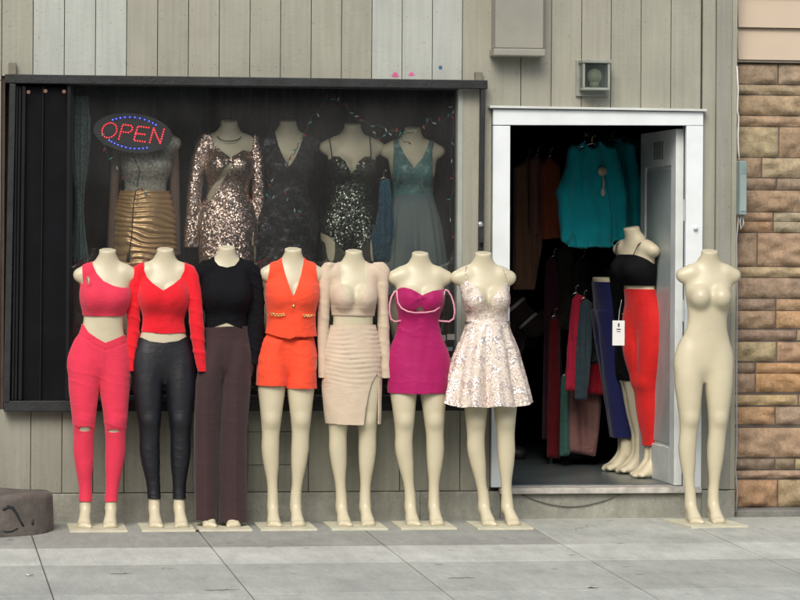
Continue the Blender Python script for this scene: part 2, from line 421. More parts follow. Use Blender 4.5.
class Man:
    def __init__(s, label, x0, top, neck, sh, waist, hip, L, Rr, Y=-.30, zb=None, rz=0, mat=SKIN, group=None, loc=None, H=None, h=1.2, hs=1.0):
        s.hs = hs; s.shear = 0; s.shlow = .0
        if loc is None:
            zg = gz(Y) if zb is None else zb
            X = U(x0, 400, Y).x; loc = (X, Y, zg)
        s.loc = Vector(loc); s.sc = depth(loc[0], loc[1])/F; s.tan = (loc[0])/(loc[1]-CAMY)
        s.y0 = ypx(*loc); s.x0 = x0; s.H = (s.y0-top) if H is None else H
        s.root = empty('mannequin', loc, rz, label, 'mannequin', group)
        s.zs = s.H/278.0; s.h = h; s.mat = mat
        s.ck = [(0,hip-x0),(140,hip-x0),(170,hip-x0),(206,waist-x0),(252,sh-x0),(281,neck-x0)]
        s.sh = sh-x0; s.neck = neck-x0; s.L = [v-x0 for v in L]; s.R = [v-x0 for v in Rr]; s.hip = hip-x0; s.waist = waist-x0
    def cx(s, z): return tabz(z, s.ck, 1, 6)
    def grid(s, x0=-42, x1=42, y0=-32, y1=30, z0=-2, z1=284, h=None):
        return Grid(((x0,x1),(y0,y1),(z0,z1)), h or s.h)
    def torso(s, g, grow=0, z0=144, wx=0, k=5, bust=1.0):
        z = g.z
        cy = tabz(z,TOR,4); f = column(g, s.cx(z), cy, tabz(z,TOR,1)*np.interp(z,[170,205],[s.hs,1])+wx, tabz(z,TOR,2), tabz(z,TOR,3), z0, 270, grow)
        c = float(s.cx(np.array([231.]))[0])
        if bust:
            for q in (-1,1): f = smin(f, ell(g, (c+q*10.6,-9.5,230), (10.7*bust+grow,12*bust+grow,11.6*bust+grow)), k)
        for q in (-1,1): f = smin(f, ell(g, (s.hip+q*13, 7.5, 157), (13.5+grow,15+grow,16+grow)), 6)
        return f
    def neckf(s, g, grow=0):
        z = g.z; f = column(g, s.cx(z), tabz(z,NECK,4), tabz(z,NECK,1), tabz(z,NECK,2), tabz(z,NECK,3), 250, 284, grow)
        return f
    def arms(s, g, grow=0):
        f = None
        for q in (-1,1):
            a = cap(g, (s.sh+q*18,2.5,255), (s.sh+q*26.5,2.5,252), 8+grow, 6.9+grow)
            f = a if f is None else np.minimum(f, a)
        return f
    def leg(s, g, xs, grow=0, wk=1.0, z1=186):
        z = g.z; c = tabz(z, list(zip(LZ, xs)), 1, 7)
        wk = wk*s.hs
        f = column(g, c, tabz(z,LEG,4), tabz(z,LEG,1)*wk, tabz(z,LEG,2), tabz(z,LEG,3), 18, z1, grow)
        f = smin(f, ell(g, (float(np.interp(104,sorted(LZ),xs[::-1])),-7,107), (6.5+grow,6+grow,8+grow)), 4)
        return f
    def foot(s, g, xs, q):
        ax, fx = xs[5], xs[6]
        f = smin(cap(g, (ax,2,33), (ax,1.6,16), 5.1, 5.4), cap(g, (ax,.5,19), (fx,-10,6.5), 5.2, 6.2), 2)
        f = smin(f, cap(g, (fx-3,-14,5), (fx-2.6-q*.2,-20,4), 3.6, 3.0), 3)
        f = smin(f, cap(g, (fx+3,-14,5), (fx+2.6-q*.2,-20,4), 3.6, 3.0), 3)
        f = smin(f, cap(g, (ax,3.4,22), (fx,7,8), 4.0, 4.5), 4)
        f = smin(f, cap(g, (fx,5,6.5), (fx,-10,5), 3.8, 5), 4)
        # toes
        for i in range(5):
            x = fx + q*(5.4-2.7*i); f = smin(f, cap(g, (x,-18,3.5), (x,-22.3+i*.7 if i else -22.6,2.6), 1.9 if i else 2.3), 1.0)
        return smax(f, -(g.Z+.0), .5)
    def body(s, legs=True):
        g = s.grid(); s.g = g
        f = s.torso(g)
        f = smin(f, s.arms(g), 5); f = smin(f, s.neckf(g), 5)
        f = smax(f, -ell(g, (s.waist,-13.5,196), (1.3,2.5,1.8)), 1.5)
        for xs, q in ((s.L,-1),(s.R,1)):
            l = s.leg(g, xs); l = smin(l, s.foot(g, xs, -q), 1.2)
            lg = l if q == -1 else smin(lg, l, .8)
        f = smin(f, lg, 4)
        f = np.maximum(f, g.Z - (277.5+.22*g.Y))
        V, Q = nets(g, g.full(f), 2)
        s.put('body', V, Q, s.mat)
        return s
    def put(s, name, V, Q, mat, parent=None, solid=0, smooth=True):
        V = np.array(V, float)
        V[:,1] -= s.shear*np.maximum(V[:,2]-165,0)+s.shlow*(V[:,2]-165)*(V[:,2]<165)
        V = V*s.sc; V[:,2] *= s.zs
        return mesh_obj(name, V, Q, mat, parent or s.root, smooth, solid=solid)
    def P(s, pts): return [(x-s.x0, (s.y0-y)/s.zs) for x,y in pts]
    def xe(s, V): return V[:,0]-V[:,1]*s.tan
    def cpoly(s, pts):
        P = s.P(pts); return lambda V: polysdf(s.xe(V), V[:,2], P)
    def garment(s, name, mat, g, f, clips, push=.8, wr=None, thick=1.0, smooth=2, parent=None, shear=True):
        V, T = nets(g, g.full(f), smooth)
        nn = normals(V, T); d = np.full(len(V), float(push))
        if wr is not None: d = d + wr(V)
        V = V + nn*d[:,None]
        for c in clips: V, T = clip(V, T, c(V))
        return s.put(name, V, T, mat, parent, solid=thick*s.sc)
    def board(s, w=.30, d=.36, dx=0, rz=0):
        b = MB(); sc = s.sc
        pts = []
        c = (s.L[6]+s.R[6])/2*sc+dx
        for zz in (-.002,.010):
            for (a,e) in ((-w/2,-d/2-.04),(w/2,-d/2-.04),(w/2,d/2-.04),(-w/2,d/2-.04)):
                x = a*math.cos(rz)-e*math.sin(rz); y = a*math.sin(rz)+e*math.cos(rz)
                pts.append((c+x, y-.0, zz+SLOPE*y))
        b.hexa(pts); b.build('base_board', BOARD, s.root, bevel=.002)
    def pt(s, x, y, py):  # image px point at local depth y (px units) -> local metres
        return ((x-s.x0+y*s.tan)*s.sc, y*s.sc, (s.y0-py)*s.sc)

def sleeve(g, keys, k=1.0):
    """keys: (z, xl, xr, cy, depth)"""
    t = sorted(keys); z = g.z
    a = [(r[0],(r[1]+r[2])/2,(r[2]-r[1])/2,r[3],r[4]) for r in t]
    return column(g, tabz(z,a,1,2.5), tabz(z,a,3,2.5), np.maximum(tabz(z,a,2,2.5),.6), tabz(z,a,4,2.5), tabz(z,a,4,2.5), a[0][0], a[-1][0])
def sl(m, rows, dep=(5,7), off=0):
    """rows of (image row, left edge, right edge) -> keys; cy moves forward a little"""
    n = len(rows); out = []
    for i,(py,a,b) in enumerate(rows):
        t = i/(n-1); out.append(((m.y0-py)/m.zs, a-m.x0, b-m.x0, 2.5-3*t+off*min(1,t*2), dep[1]+(dep[0]-dep[1])*t))
    return out
def folds(amp, seed, sx=.25, sz=.1):
    return lambda V: amp*vnoise(V*np.array([sx,sx,sz]), seed)
def creases(amp, cx, z, slope=0, fr=.9, seed=0):
    """roughly horizontal pull lines"""
    def f(V):
        ph = (V[:,2]+slope*(V[:,0]-cx))*fr + 1.6*vnoise(V*np.array([.12,.1,.08]), seed)
        return amp*np.maximum(0, np.sin(ph))**2*(.4+.6*(vnoise(V*np.array([.15,.1,.1]), seed+5)>0)*1.0)
    return f

def set_board(m): m.board()

# --- 1 pink set
def pink():
    m = Man('mannequin in a pink one shoulder crop top and pink leggings with knee slits', 102, 249, 107, 106, 103, 98.8,
            [84.5,84,84,83.7,86,86.5,84.3],[113.5,114.5,115.7,116,113,112,110]).body(); m.board()
    g = m.grid(z0=195, z1=284, h=1.1); f = smin(m.torso(g, 0, k=12), m.arms(g), 4)
    f = smin(f, m.neckf(g), 4)
    top = m.cpoly([(81.6,258),(91,258),(92,265),(96,273.5),(103,281),(113,285.5),(121,287.3),(140,287.8),(140,315.5),(102,316),(60,315),(60,284),(82.5,284),(81.5,270)])
    keyh = lambda V: np.where(V[:,1]<0, -polysdf(m.xe(V), V[:,2], m.P([(86.3,276.5),(88.4,276.5),(89,280),(88,283.5),(86.5,281.5)])), -9)
    t = m.garment('crop_top', PINK, g, f, [top, keyh], .9, folds(.25, 3), 1.1)
    b = MB(); b.tube([m.pt(x,-19,y) for x,y in ((86.3,276.5),(88.4,276.5),(89.3,280),(88,284),(86.3,281.5),(86,278))], .0022, 6, caps=False)
    b.build('keyhole_ring', SILVM, t, True)
    g = m.grid(z0=20, z1=212, h=1.1)
    f = smin(m.torso(g, 0), m.leg(g, m.L), 5); f = smin(f, m.leg(g, m.R), 4)
    leg = m.cpoly([(60,320),(82,324),(88,332),(96,337.5),(105,342.5),(113,339.5),(124,335),(140,333),(140,501),(100,501.5),(60,500.5)])
    def slit(px, py, w, hh):
        c = m.P([(px,py)])[0]
        return lambda V: np.where(V[:,1]<-2, 1-np.sqrt(((m.xe(V)-c[0])/w)**2+((V[:,2]-c[1])/hh)**2), -9)
    line = m.P([(78,333),(88,340),(96,345.5),(105,350),(113,347.5),(124,343),(132,341)])
    def seam(V):
        x = m.xe(V); z = V[:,2]; d = np.full(len(V), 99.)
        for a,b_ in zip(line,line[1:]):
            e0,e1 = b_[0]-a[0], b_[1]-a[1]; t = np.clip(((x-a[0])*e0+(z-a[1])*e1)/(e0*e0+e1*e1),0,1); d = np.minimum(d, np.hypot(x-a[0]-t*e0, z-a[1]-t*e1))
        c = np.abs(x-(105-m.x0)+.09*(z-175))
        return folds(.25,8)(V) - .55*np.exp(-(d/.9)**2)*(V[:,1]<2) - .5*np.exp(-(c/.9)**2)*(V[:,1]<0)*(z<178)*(z>150) + creases(.45,0,0,.35,.6,12)(V)*(np.exp(-((z-150)/10)**2)+np.exp(-((z-104)/9)**2))
    m.garment('leggings', PINK, g, f, [leg, slit(85.2,428.6,6.6,2.6), slit(113.8,430.5,6.6,1.7)], 1.3, seam, 1.0)
    b = MB(); P = [(83,333),(90,341),(98,346),(105,350.5),(113,348),(124,343)]
    return m
# --- 2 red sweater, black leggings
def red():
    m = Man('mannequin in a red long sleeve sweater with sweetheart neckline and shiny black leggings', 164, 248, 164.5, 163.8, 163, 163,
            [148.5,147.5,149.5,149.8,154,155,155.3],[178.5,180.5,180.5,181,180,180,181]).body(); m.board()
    g = m.grid(-44, 46, z0=140, z1=284, h=1.1)
    f = smin(m.torso(g, 0, k=14), m.arms(g), 4); f = smin(f, m.neckf(g), 4); f = np.maximum(f, 190-g.Z)
    s1 = sleeve(g, sl(m, [(266,139,148),(272,131,143),(285,128.5,140.5),(302,127,139),(340,127.3,137.8),(360,127.8,135),(376,128.6,133)]))
    s2 = sleeve(g, sl(m, [(266,181,190),(272,184,196.5),(290,186.5,199),(315,188.5,201.3),(340,191,202.5),(358,194.5,204.2),(376,198.8,206)], off=-9))
    f = smin(f, s1, 2.0); f = smin(f, s2, 2.0)
    neck = m.cpoly([(100,240),(143,262),(143.3,270),(146,277),(152,283),(161.5,289.5),(163,290),(172,284.5),(180,278),(183.6,270),(184,262),(230,240),(230,371),(186.5,371),(186.9,332.3),(163,333.5),(139.6,331.3),(139.9,371),(100,371)])
    m.garment('sweater', RED, g, f, [neck], .9, lambda V: folds(.6, 11)(V)+creases(.8,0,0,.5,.5,13)(V)*(np.abs(V[:,0])>24), 1.1)
    g = m.grid(z0=20, z1=212, h=1.1)
    f = smin(m.torso(g, 0), m.leg(g, m.L), 5); f = smin(f, m.leg(g, m.R), 4)
    leg = m.cpoly([(120,337),(141,337.5),(150,341),(163,342.5),(178,340.5),(186,336.5),(210,336),(210,499),(165,499),(120,497.5)])
    def wr(V): return folds(.3,4)(V) + creases(.25, 0, 0, .3, .7, 2)(V)*(V[:,2]<120)
    m.garment('leggings', LEATHER, g, f, [leg], 1.3, wr, 1.0)
# --- 3 black top, brown trousers
def brown():
    m = Man('mannequin in a black long sleeve top and wide dark brown trousers', 224, 246, 226, 226, 225.5, 226.5,
            [214.5,209.5,206.5,206,207.5,208,208.5],[238.5,236,235,235,234,233,232.5], hs=.84).body(); m.board()
    g = m.grid(-44, 46, z0=140, z1=284, h=1.1)
    f = smin(m.torso(g, 0, k=14), m.arms(g), 4); f = smin(f, m.neckf(g), 4); f = np.maximum(f, 188-g.Z)
    s1 = sleeve(g, sl(m, [(262,203,212),(268,197,208),(285,194.5,204.5),(310,193,202.5),(340,193,202),(368,194,200.5)], off=7))
    s2 = sleeve(g, sl(m, [(262,241,250),(268,245,257.5),(280,247.5,261),(300,247,263),(335,248,262.5),(350,249,260),(370,250,257)]))
    f = smin(f, s1, 2.0); f = smin(f, s2, 2.0)
    neck = m.cpoly([(180,240),(212.5,256),(214,261),(218,265.5),(226,267.5),(234,265.5),(238.5,260),(240,254),(280,240),(280,364),(246,364),(246.3,327),(241,328.5),(236,326.3),(226,322.3),(215,326),(206,329),(204.5,327),(204,364),(180,364)])
    m.garment('long_sleeve_top', BLACK, g, f, [neck], .9, lambda V: folds(.6, 21)(V)+creases(.8,0,0,.5,.5,14)(V)*(np.abs(V[:,0])>24), 1.1)
    g = m.grid(-44, 44, -30, 30, 4, 212, h=1.1)
    def wide(rows, q):
        return sleeve(g, [((m.y0-py)/m.zs, a-m.x0, b-m.x0, c, d) for py,a,b,c,d in rows])
    f = m.torso(g, .5)
    f = smin(f, wide([(325,210,222,0,6),(338,207,225,0,10),(350,203.5,226,0,14),(370,199,223,0,16),(385,195.5,221,0,16),(430,194.5,218.5,-1,13),(480,195,218.5,-2,12.5),(524,195.5,217,-4,13)],-1), 3)
    f = smin(f, wide([(325,230,242,0,6),(338,228,245,0,10),(350,226,249.5,0,14),(385,222,250.5,0,16),(405,221,249,0,16),(430,221,247,-1,13),(480,219.8,247,-2,12.5),(524,219.8,246.8,-4,13)],1), 1.5)
    hem = m.cpoly([(180,326.5),(203,327.5),(226,326.2),(247,326),(270,325),(270,521.3),(219,521.3),(219,519.7),(180,518.5)])
    cr = lambda V: .5*vnoise(V*np.array([.35,.25,.02]), 5) + .9*np.exp(-((V[:,0]-(m.L[3]))/1.2)**2)*(V[:,2]<150)*(V[:,1]<0) + .9*np.exp(-((V[:,0]-(m.R[3]))/1.2)**2)*(V[:,2]<150)*(V[:,1]<0)
    m.garment('trousers', BROWN, g, f, [hem], .6, cr, 1.0)
# --- 4 orange vest and shorts
def orange():
    m = Man('mannequin in a bright orange sleeveless vest with gold chain trim and matching shorts', 290, 248, 292.5, 292, 291, 287,
            [273.5,271.5,271,270.4,273,273.5,273],[301.5,300.5,301,300.6,298,296.6,297]).body(); m.board()
    g = m.grid(-44, 46, z0=180, z1=284, h=1.1)
    f = smin(m.torso(g, 0, k=14), m.arms(g), 4); f = smin(f, m.neckf(g), 4)
    z = g.z
    skirtlet = column(g, np.interp(z,[185,215,245],[1.5,1.2,1.6]), 0*z-1, np.interp(z,[185,200,215,245],[24,23,22.5,23.5]), 0*z+16.5, 0*z+13, 186, 240)
    f = smin(f, skirtlet, 4)
    vest = m.cpoly([(269.5,258),(280,254),(281.3,262),(284.5,274),(289,287),(292.6,296.5),(296.5,287),(300.5,274),(303,262),(304,254),(315,260),(315.8,270),(317,281),(330,290),(330,332),(316,336),(305,336.8),(295,336.3),(290,338.5),(280,337),(267,333.5),(255,331),(255,290),(266.5,281),(268.5,270)])
    def wr(V):
        x = m.xe(V); o = folds(.3, 31)(V)
        ed = -(x-(292.6-m.x0)) - .18*(V[:,2]-190)+4
        return o + .7*((ed>0)&(V[:,1]<0))*np.clip(ed,0,1)*(V[:,2]<232) + .5*(np.abs(V[:,2]-(m.y0-316)/m.zs)<2)*(V[:,1]<0)*(np.abs(np.abs(x-1.5)-16)<6.5)
    t = m.garment('vest', ORANGE, g, f, [vest], .9, wr, 1.2)
    b = MB(); 
    p = m.pt(293.2,-20.5,305.5); b.cyl((p[0],p[1]-.001,p[2]),.0085,.006,16,'y'); b.build('button', GOLDM, t, True)
    for xa, xb, ya, yb in ((270.5,283.5,313.5,314),(303.5,313.5,315,314.2)):
        b = MB()
        for i in range(9):
            q = i/8; x = xa+(xb-xa)*q; y = ya+(yb-ya)*q + .9*math.sin(q*math.pi)
            u = (x-m.x0-1)/24; d = -19.2*math.sqrt(max(.05,1-u*u))-1.6
            c = m.pt(x,d,y); rr = .0058
            pts = [(c[0]+rr*1.2*math.cos(a), c[1]-.001+(.003 if i%2 else 0)*math.sin(a), c[2]+rr*math.sin(a)) for a in np.linspace(0,2*math.pi,11)]
            b.tube(pts, .0019, 6, caps=False)
        b.build('chain_trim', GOLDM if xa<290 else GOLDM, t, True)
    g = m.grid(-44, 44, z0=120, z1=212, h=1.1); z = g.z
    f = m.torso(g, .3)
    kk = lambda rows: sleeve(g, [((m.y0-py)/m.zs, a-m.x0, b-m.x0, c, d) for py,a,b,c,d in rows])
    f = smin(f, kk([(340,264,287,0,14),(355,259,287.5,0,16),(370,257,287,0,17),(396,256,287.5,0,17)]), 3)
    f = smin(f, kk([(340,287,311,0,14),(355,287,314.5,0,16),(370,287.5,315.5,0,17),(396,286.5,316.5,0,17)]), 1.5)
    sh = m.cpoly([(240,325),(340,325),(340,388.5),(287,388),(286.5,385.8),(240,385)])
    m.garment('shorts', ORANGE, g, f, [sh], .5, lambda V: folds(.4,33)(V)+creases(.35, 0, 0, .25, .4, 9)(V)*(V[:,2]>138), 1.1)
# --- 5 beige
def beige():
    m = Man('mannequin in a pale beige plunging crop top with puffed long sleeves and ruched slit skirt', 353, 250, 353, 353.3, 352.5, 351.5,
            [337.5,337.5,338,338,341,342,343],[366.5,367,367.3,368,366.5,366,367]).body(); m.board()
    g = m.grid(-44, 46, z0=135, z1=284, h=1.1)
    f = smin(m.torso(g, 0, k=6), m.arms(g), 4); f = smin(f, m.neckf(g), 4); f = np.maximum(f, 200-g.Z)
    s1 = sleeve(g, sl(m, [(263.5,326,333),(266,321,333),(271,319,333),(282,318,330),(300,318,328.5),(340,318,327),(381,318.6,324.5)]))
    s2 = sleeve(g, sl(m, [(263,373,381),(265.5,373,387),(269,373,389.3),(280,376,387.5),(300,377.5,386.8),(340,379,389),(383,381.5,391.8)]))
    f = smin(f, s1, 1.5); f = smin(f, s2, 1.5)
    top = m.cpoly([(300,240),(337.8,258),(339,268),(339.8,282),(344,290),(350,297),(356.5,303),(361,296),(365,288.5),(367.8,281),(366.3,268),(365,258),(400,240),(400,378),(376.9,378),(377,316),(353,315.6),(330,315),(329.8,377.5),(300,377.5)])
    def wr(V):
        x = m.xe(V); z = V[:,2]
        band = .5*((z<(m.y0-306)/m.zs)&(z>(m.y0-316)/m.zs)&(np.abs(x)<23.5))
        c = (m.y0-300)/m.zs; r = np.minimum(np.hypot(x+9.5,z-c-3), np.hypot(x-12,z-c-3))
        return folds(.45, 41)(V) + creases(.35,0,0,.4,.45,15)(V)*(np.abs(x)>24) + band
    m.garment('crop_top', BEIGE, g, f, [top], .9, wr, 1.0)
    g = m.grid(-44, 46, z0=85, z1=216, h=1.1); z = g.z
    tb = [((m.y0-py)/m.zs, a-m.x0, b-m.x0, 0, d) for py,a,b,d in ((318,331.5,373.5,12),(326,331,374,13),(340,327,378,14),(360,323.5,380.5,17),(390,322.3,381.5,18),(410,324.5,381,18.5),(432,327.5,380,18.5))]
    f = smin(sleeve(g, tb), np.maximum(m.torso(g,.2), 170-g.Z), 3)
    sk = m.cpoly([(300,325.5),(400,324.5),(400,424),(378.9,424),(379.2,395),(379,378),(377.5,373),(372,382),(368.5,394),(366,408),(364,424.5),(345,423.8),(300,422.5)])
    back = lambda V: np.minimum(sk(V), np.where(V[:,1]>1, m.cpoly([(300,325),(400,325),(400,424),(300,422)])(V), 99))
    def ruch(V):
        z = V[:,2]; x = V[:,0]
        ph = z*.62 + .07*(x-24)*np.clip((185-z)/45,-1,1) + 2.2*vnoise(V*np.array([.07,.06,.06]), 3)
        a = np.clip((z-(m.y0-388)/m.zs)/8,0,1)*np.clip(((m.y0-326)/m.zs-z)/4,0,1)
        a = a*(.55+.75*vnoise(V*np.array([.09,.05,.13]), 6)); return a*(1.9*np.abs(np.sin(ph))**.6-.7)*(.45+.55*np.clip((x+30)/45,0,1)) + folds(.35,43)(V)
    m.garment('ruched_skirt', BEIGE, g, f, [back], .9, ruch, 1.0)
# --- 6 magenta
def magenta():
    m = Man('mannequin in a short magenta dress with twisted bust, pale piping and off shoulder loops', 419, 252, 419.3, 419.7, 418, 418,
            [404,403,404,403.8,409.5,411,411.3],[432.5,433.3,434.5,436,435,435,435.5]).body(); m.board()
    g = m.grid(-44, 44, z0=120, z1=284, h=1.0); z = g.z
    f = m.torso(g, 0, k=10)
    f = smin(f, column(g, 0*z-1, 0*z, tabz(z,[(110,30),(137,30),(150,30),(162,29.5),(175,27),(192,18),(200,12)],1), tabz(z,[(110,18),(145,17.5),(160,15.5),(178,12),(200,8)],1), tabz(z,[(110,17),(160,17),(178,14),(200,7)],1), 122, 198), 5)
    dr = m.cpoly([(380,290),(396,291),(397,289),(400,287.6),(403.5,287.3),(410,288.6),(416,291.5),(421.5,295),(427,292.5),(433,290.3),(440,289.3),(444.5,289.3),(446,291),(460,291),(460,392.5),(419,393.3),(380,392.5)])
    cut = lambda V: np.where(V[:,1]<0, -polysdf(m.xe(V), V[:,2], m.P([(414.5,310.6),(418.5,306.5),(420.5,305.5),(422,307.5),(424,310.8),(419,311.8)])), -9)
    def wr(V):
        x = m.xe(V)-(419.8-m.x0); z = V[:,2]-(m.y0-298)/m.zs
        r = np.hypot(x,z*1.4); th = np.arctan2(z,x)
        tw = .8*np.exp(-r/9)*np.sin(th*4+r*.25)+1.4*np.exp(-((z-.55*x)/2.2)**2)*np.exp(-(r/10)**2)
        return folds(.4,51)(V) + creases(.7,0,0,.35,.4,16)(V)*np.exp(-((V[:,2]-200)/14)**2) + tw*(V[:,1]<-6)
    t = m.garment('mini_dress', MAG, g, f, [dr, cut], .9, wr, 1.0)
    def onbust(x, py):
        u = (x-419.8); return -13.5-7.5*math.exp(-((abs(u)-11)/9)**2)+max(0,abs(u)-17)*.9
    b = MB(); pts = [(396,291),(396.3,297),(397.5,303),(401,308),(407,311),(414,312.3),(420,312.3),(427,311.8),(434,310.5),(439,307),(442.3,302),(443.6,296),(444.5,290.5)]
    b.tube([m.pt(x, onbust(x,y)-1.2, y) for x,y in pts], .0042, 8); b.build('piping', PIPE, t, True)
    for pl in ([(396,290.5),(393.5,292),(390.5,297),(388.8,304),(388.6,312),(390,319),(394,321.5),(401,320.5)],
               [(444.5,289.5),(447.5,290.5),(451,296),(453.8,304),(454.8,312),(453.5,318.5),(449,321.5),(437,320.5)]):
        b = MB(); b.tube([m.pt(x,-6+abs(x-420)*.12-1,y) for x,y in pl], .0052, 8); b.build('shoulder_strap', PIPE, t, True)
# --- 7 sequin dress
def sequin():
    m = Man('mannequin in a champagne sequin dress with flared skirt and thin straps', 487, 252, 482.3, 483, 487, 490.5,
            [476.5,475.8,475.6,476,482,484.5,486.8],[504.5,505,505.6,507,507.5,508,511.5], Y=-.33).body(); m.board(dx=0)
    g = m.grid(-54, 52, -42, 42, 100, 284, 1.1); z = g.z
    f = m.torso(g, 0, k=8)
    tb = [(py,a,b) for py,a,b in ((322,466.5,507.5),(328,465,509),(350,456.5,516.5),(380,447.5,523.5),(412,441,530.5))]
    tz = [((m.y0-py)/m.zs, (a+b)/2-m.x0, (b-a)/2) for py,a,b in tb]; tz.sort()
    cw = tabz(z, tz, 2); cc = tabz(z, tz, 1)
    zt = (m.y0-322)/m.zs
    fold = lambda th, Z: np.clip((zt-Z)/60,0,1.4)*(2.6*np.sin(9*th+.8)+1.5*np.sin(15*th+2+.02*Z)+1.0*np.sin(5*th))
    skf = column(g, cc, 0*z, cw, cw*.72, cw*.72, 100, zt, fold=fold)
    f = smin(np.maximum(f, 165-g.Z), skf, 1.5)
    dr = m.cpoly([(420,281),(462.5,282),(465.5,280.5),(471,283),(476,286.5),(480,292),(484,300),(488.2,311),(491,301),(496,292),(502,286),(507,281.8),(510,285),(513,292),(540,300),(540,401),(527,404.5),(515,406),(500,404.5),(488,406.5),(474,405),(460,406.5),(450,404.5),(440,401),(420,398)])
    t = m.garment('sequin_dress', SEQ, g, f, [dr], .9, folds(.3,61), 1.0)
    g2 = m.grid(-30,30,-26,24,(m.y0-327)/m.zs,(m.y0-319)/m.zs,1.0)
    V,Q = nets(g2, g2.full(np.maximum(m.torso(g2,2.8), np.abs(g2.Z-(m.y0-323)/m.zs)-2.0)),1)
    m.put('belt', V, Q, BELT, t)
    for a in ([(465.5,281),(464.5,275),(464,270),(465.5,266.5)], [(508,282),(507,276),(504.5,271),(502,266.5)]):
        b = MB(); b.tube([m.pt(x, d, y) for (x,y),d in zip(a,(-15,-12.5,-9.5,-2))], .0022, 6); b.build('strap', SEQ, t, True)
    b = MB(); vs = [m.pt(x, d, y) for x,y,d in ((476.5,286.5,-20.5),(500,287,-20.5),(488.2,310.5,-19.5),(488,290,-17))]
    return m
# --- 8 bare
def bare():
    m = Man('bare cream mannequin without clothes, standing by the stone wall', 706, 250, 709, 708.4, 707, 703.7,
            [688.5,688,689,687,689.5,691,692.3],[719,719.3,718.5,716.7,715.5,714.5,715.3]).body()
    m.board(w=.33, d=.40, dx=.0, rz=.14)
for fn in (pink, red, brown, orange, beige, magenta, sequin, bare): fn()

# ------------------------------------------------------------------ building
WALL = m_attr('painted_boards', .62, .12, 3.0, .3, 45, streak=.13, dirt=.35, grime=.3)
CONC = m_attr('footing_concrete', .85, .28, 6, .5, 50, streak=.08, grit=.14)
PAVE = m_attr('pavement_concrete', .85, .20, 2.2, .4, 60, dirt=.25, grit=.13, crack=1)
STEEL = m_plain('dark_steel', (.010,.012,.013), .6, var=.6, vscale=12, bs=.3, bscale=60)
WHITE = m_plain('white_trim_paint', (.70,.745,.76), .4, var=.06, vscale=5, bs=.08, bscale=30)
WHITED = m_plain('worn_white_door_paint', (.62,.66,.65), .5, var=.15, vscale=4, bs=.1)
DARKW = m_plain('dark_interior_wall', (.07,.05,.042), .9, var=.3)
GREYB = m_plain('grey_metal_box', (.26,.255,.215), .5, var=.1, bs=.1)
GLASS = m_glass('window_glass')
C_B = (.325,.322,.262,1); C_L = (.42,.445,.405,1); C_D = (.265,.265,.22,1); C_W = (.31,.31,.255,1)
def bz(py, px=300, Y=0): return U(px, py, Y).z
TOP = 3.6
bld = empty('shop_building', (0,0,0), 0, 'beige board clad shop front with a wide display window and an open white framed doorway', 'building')
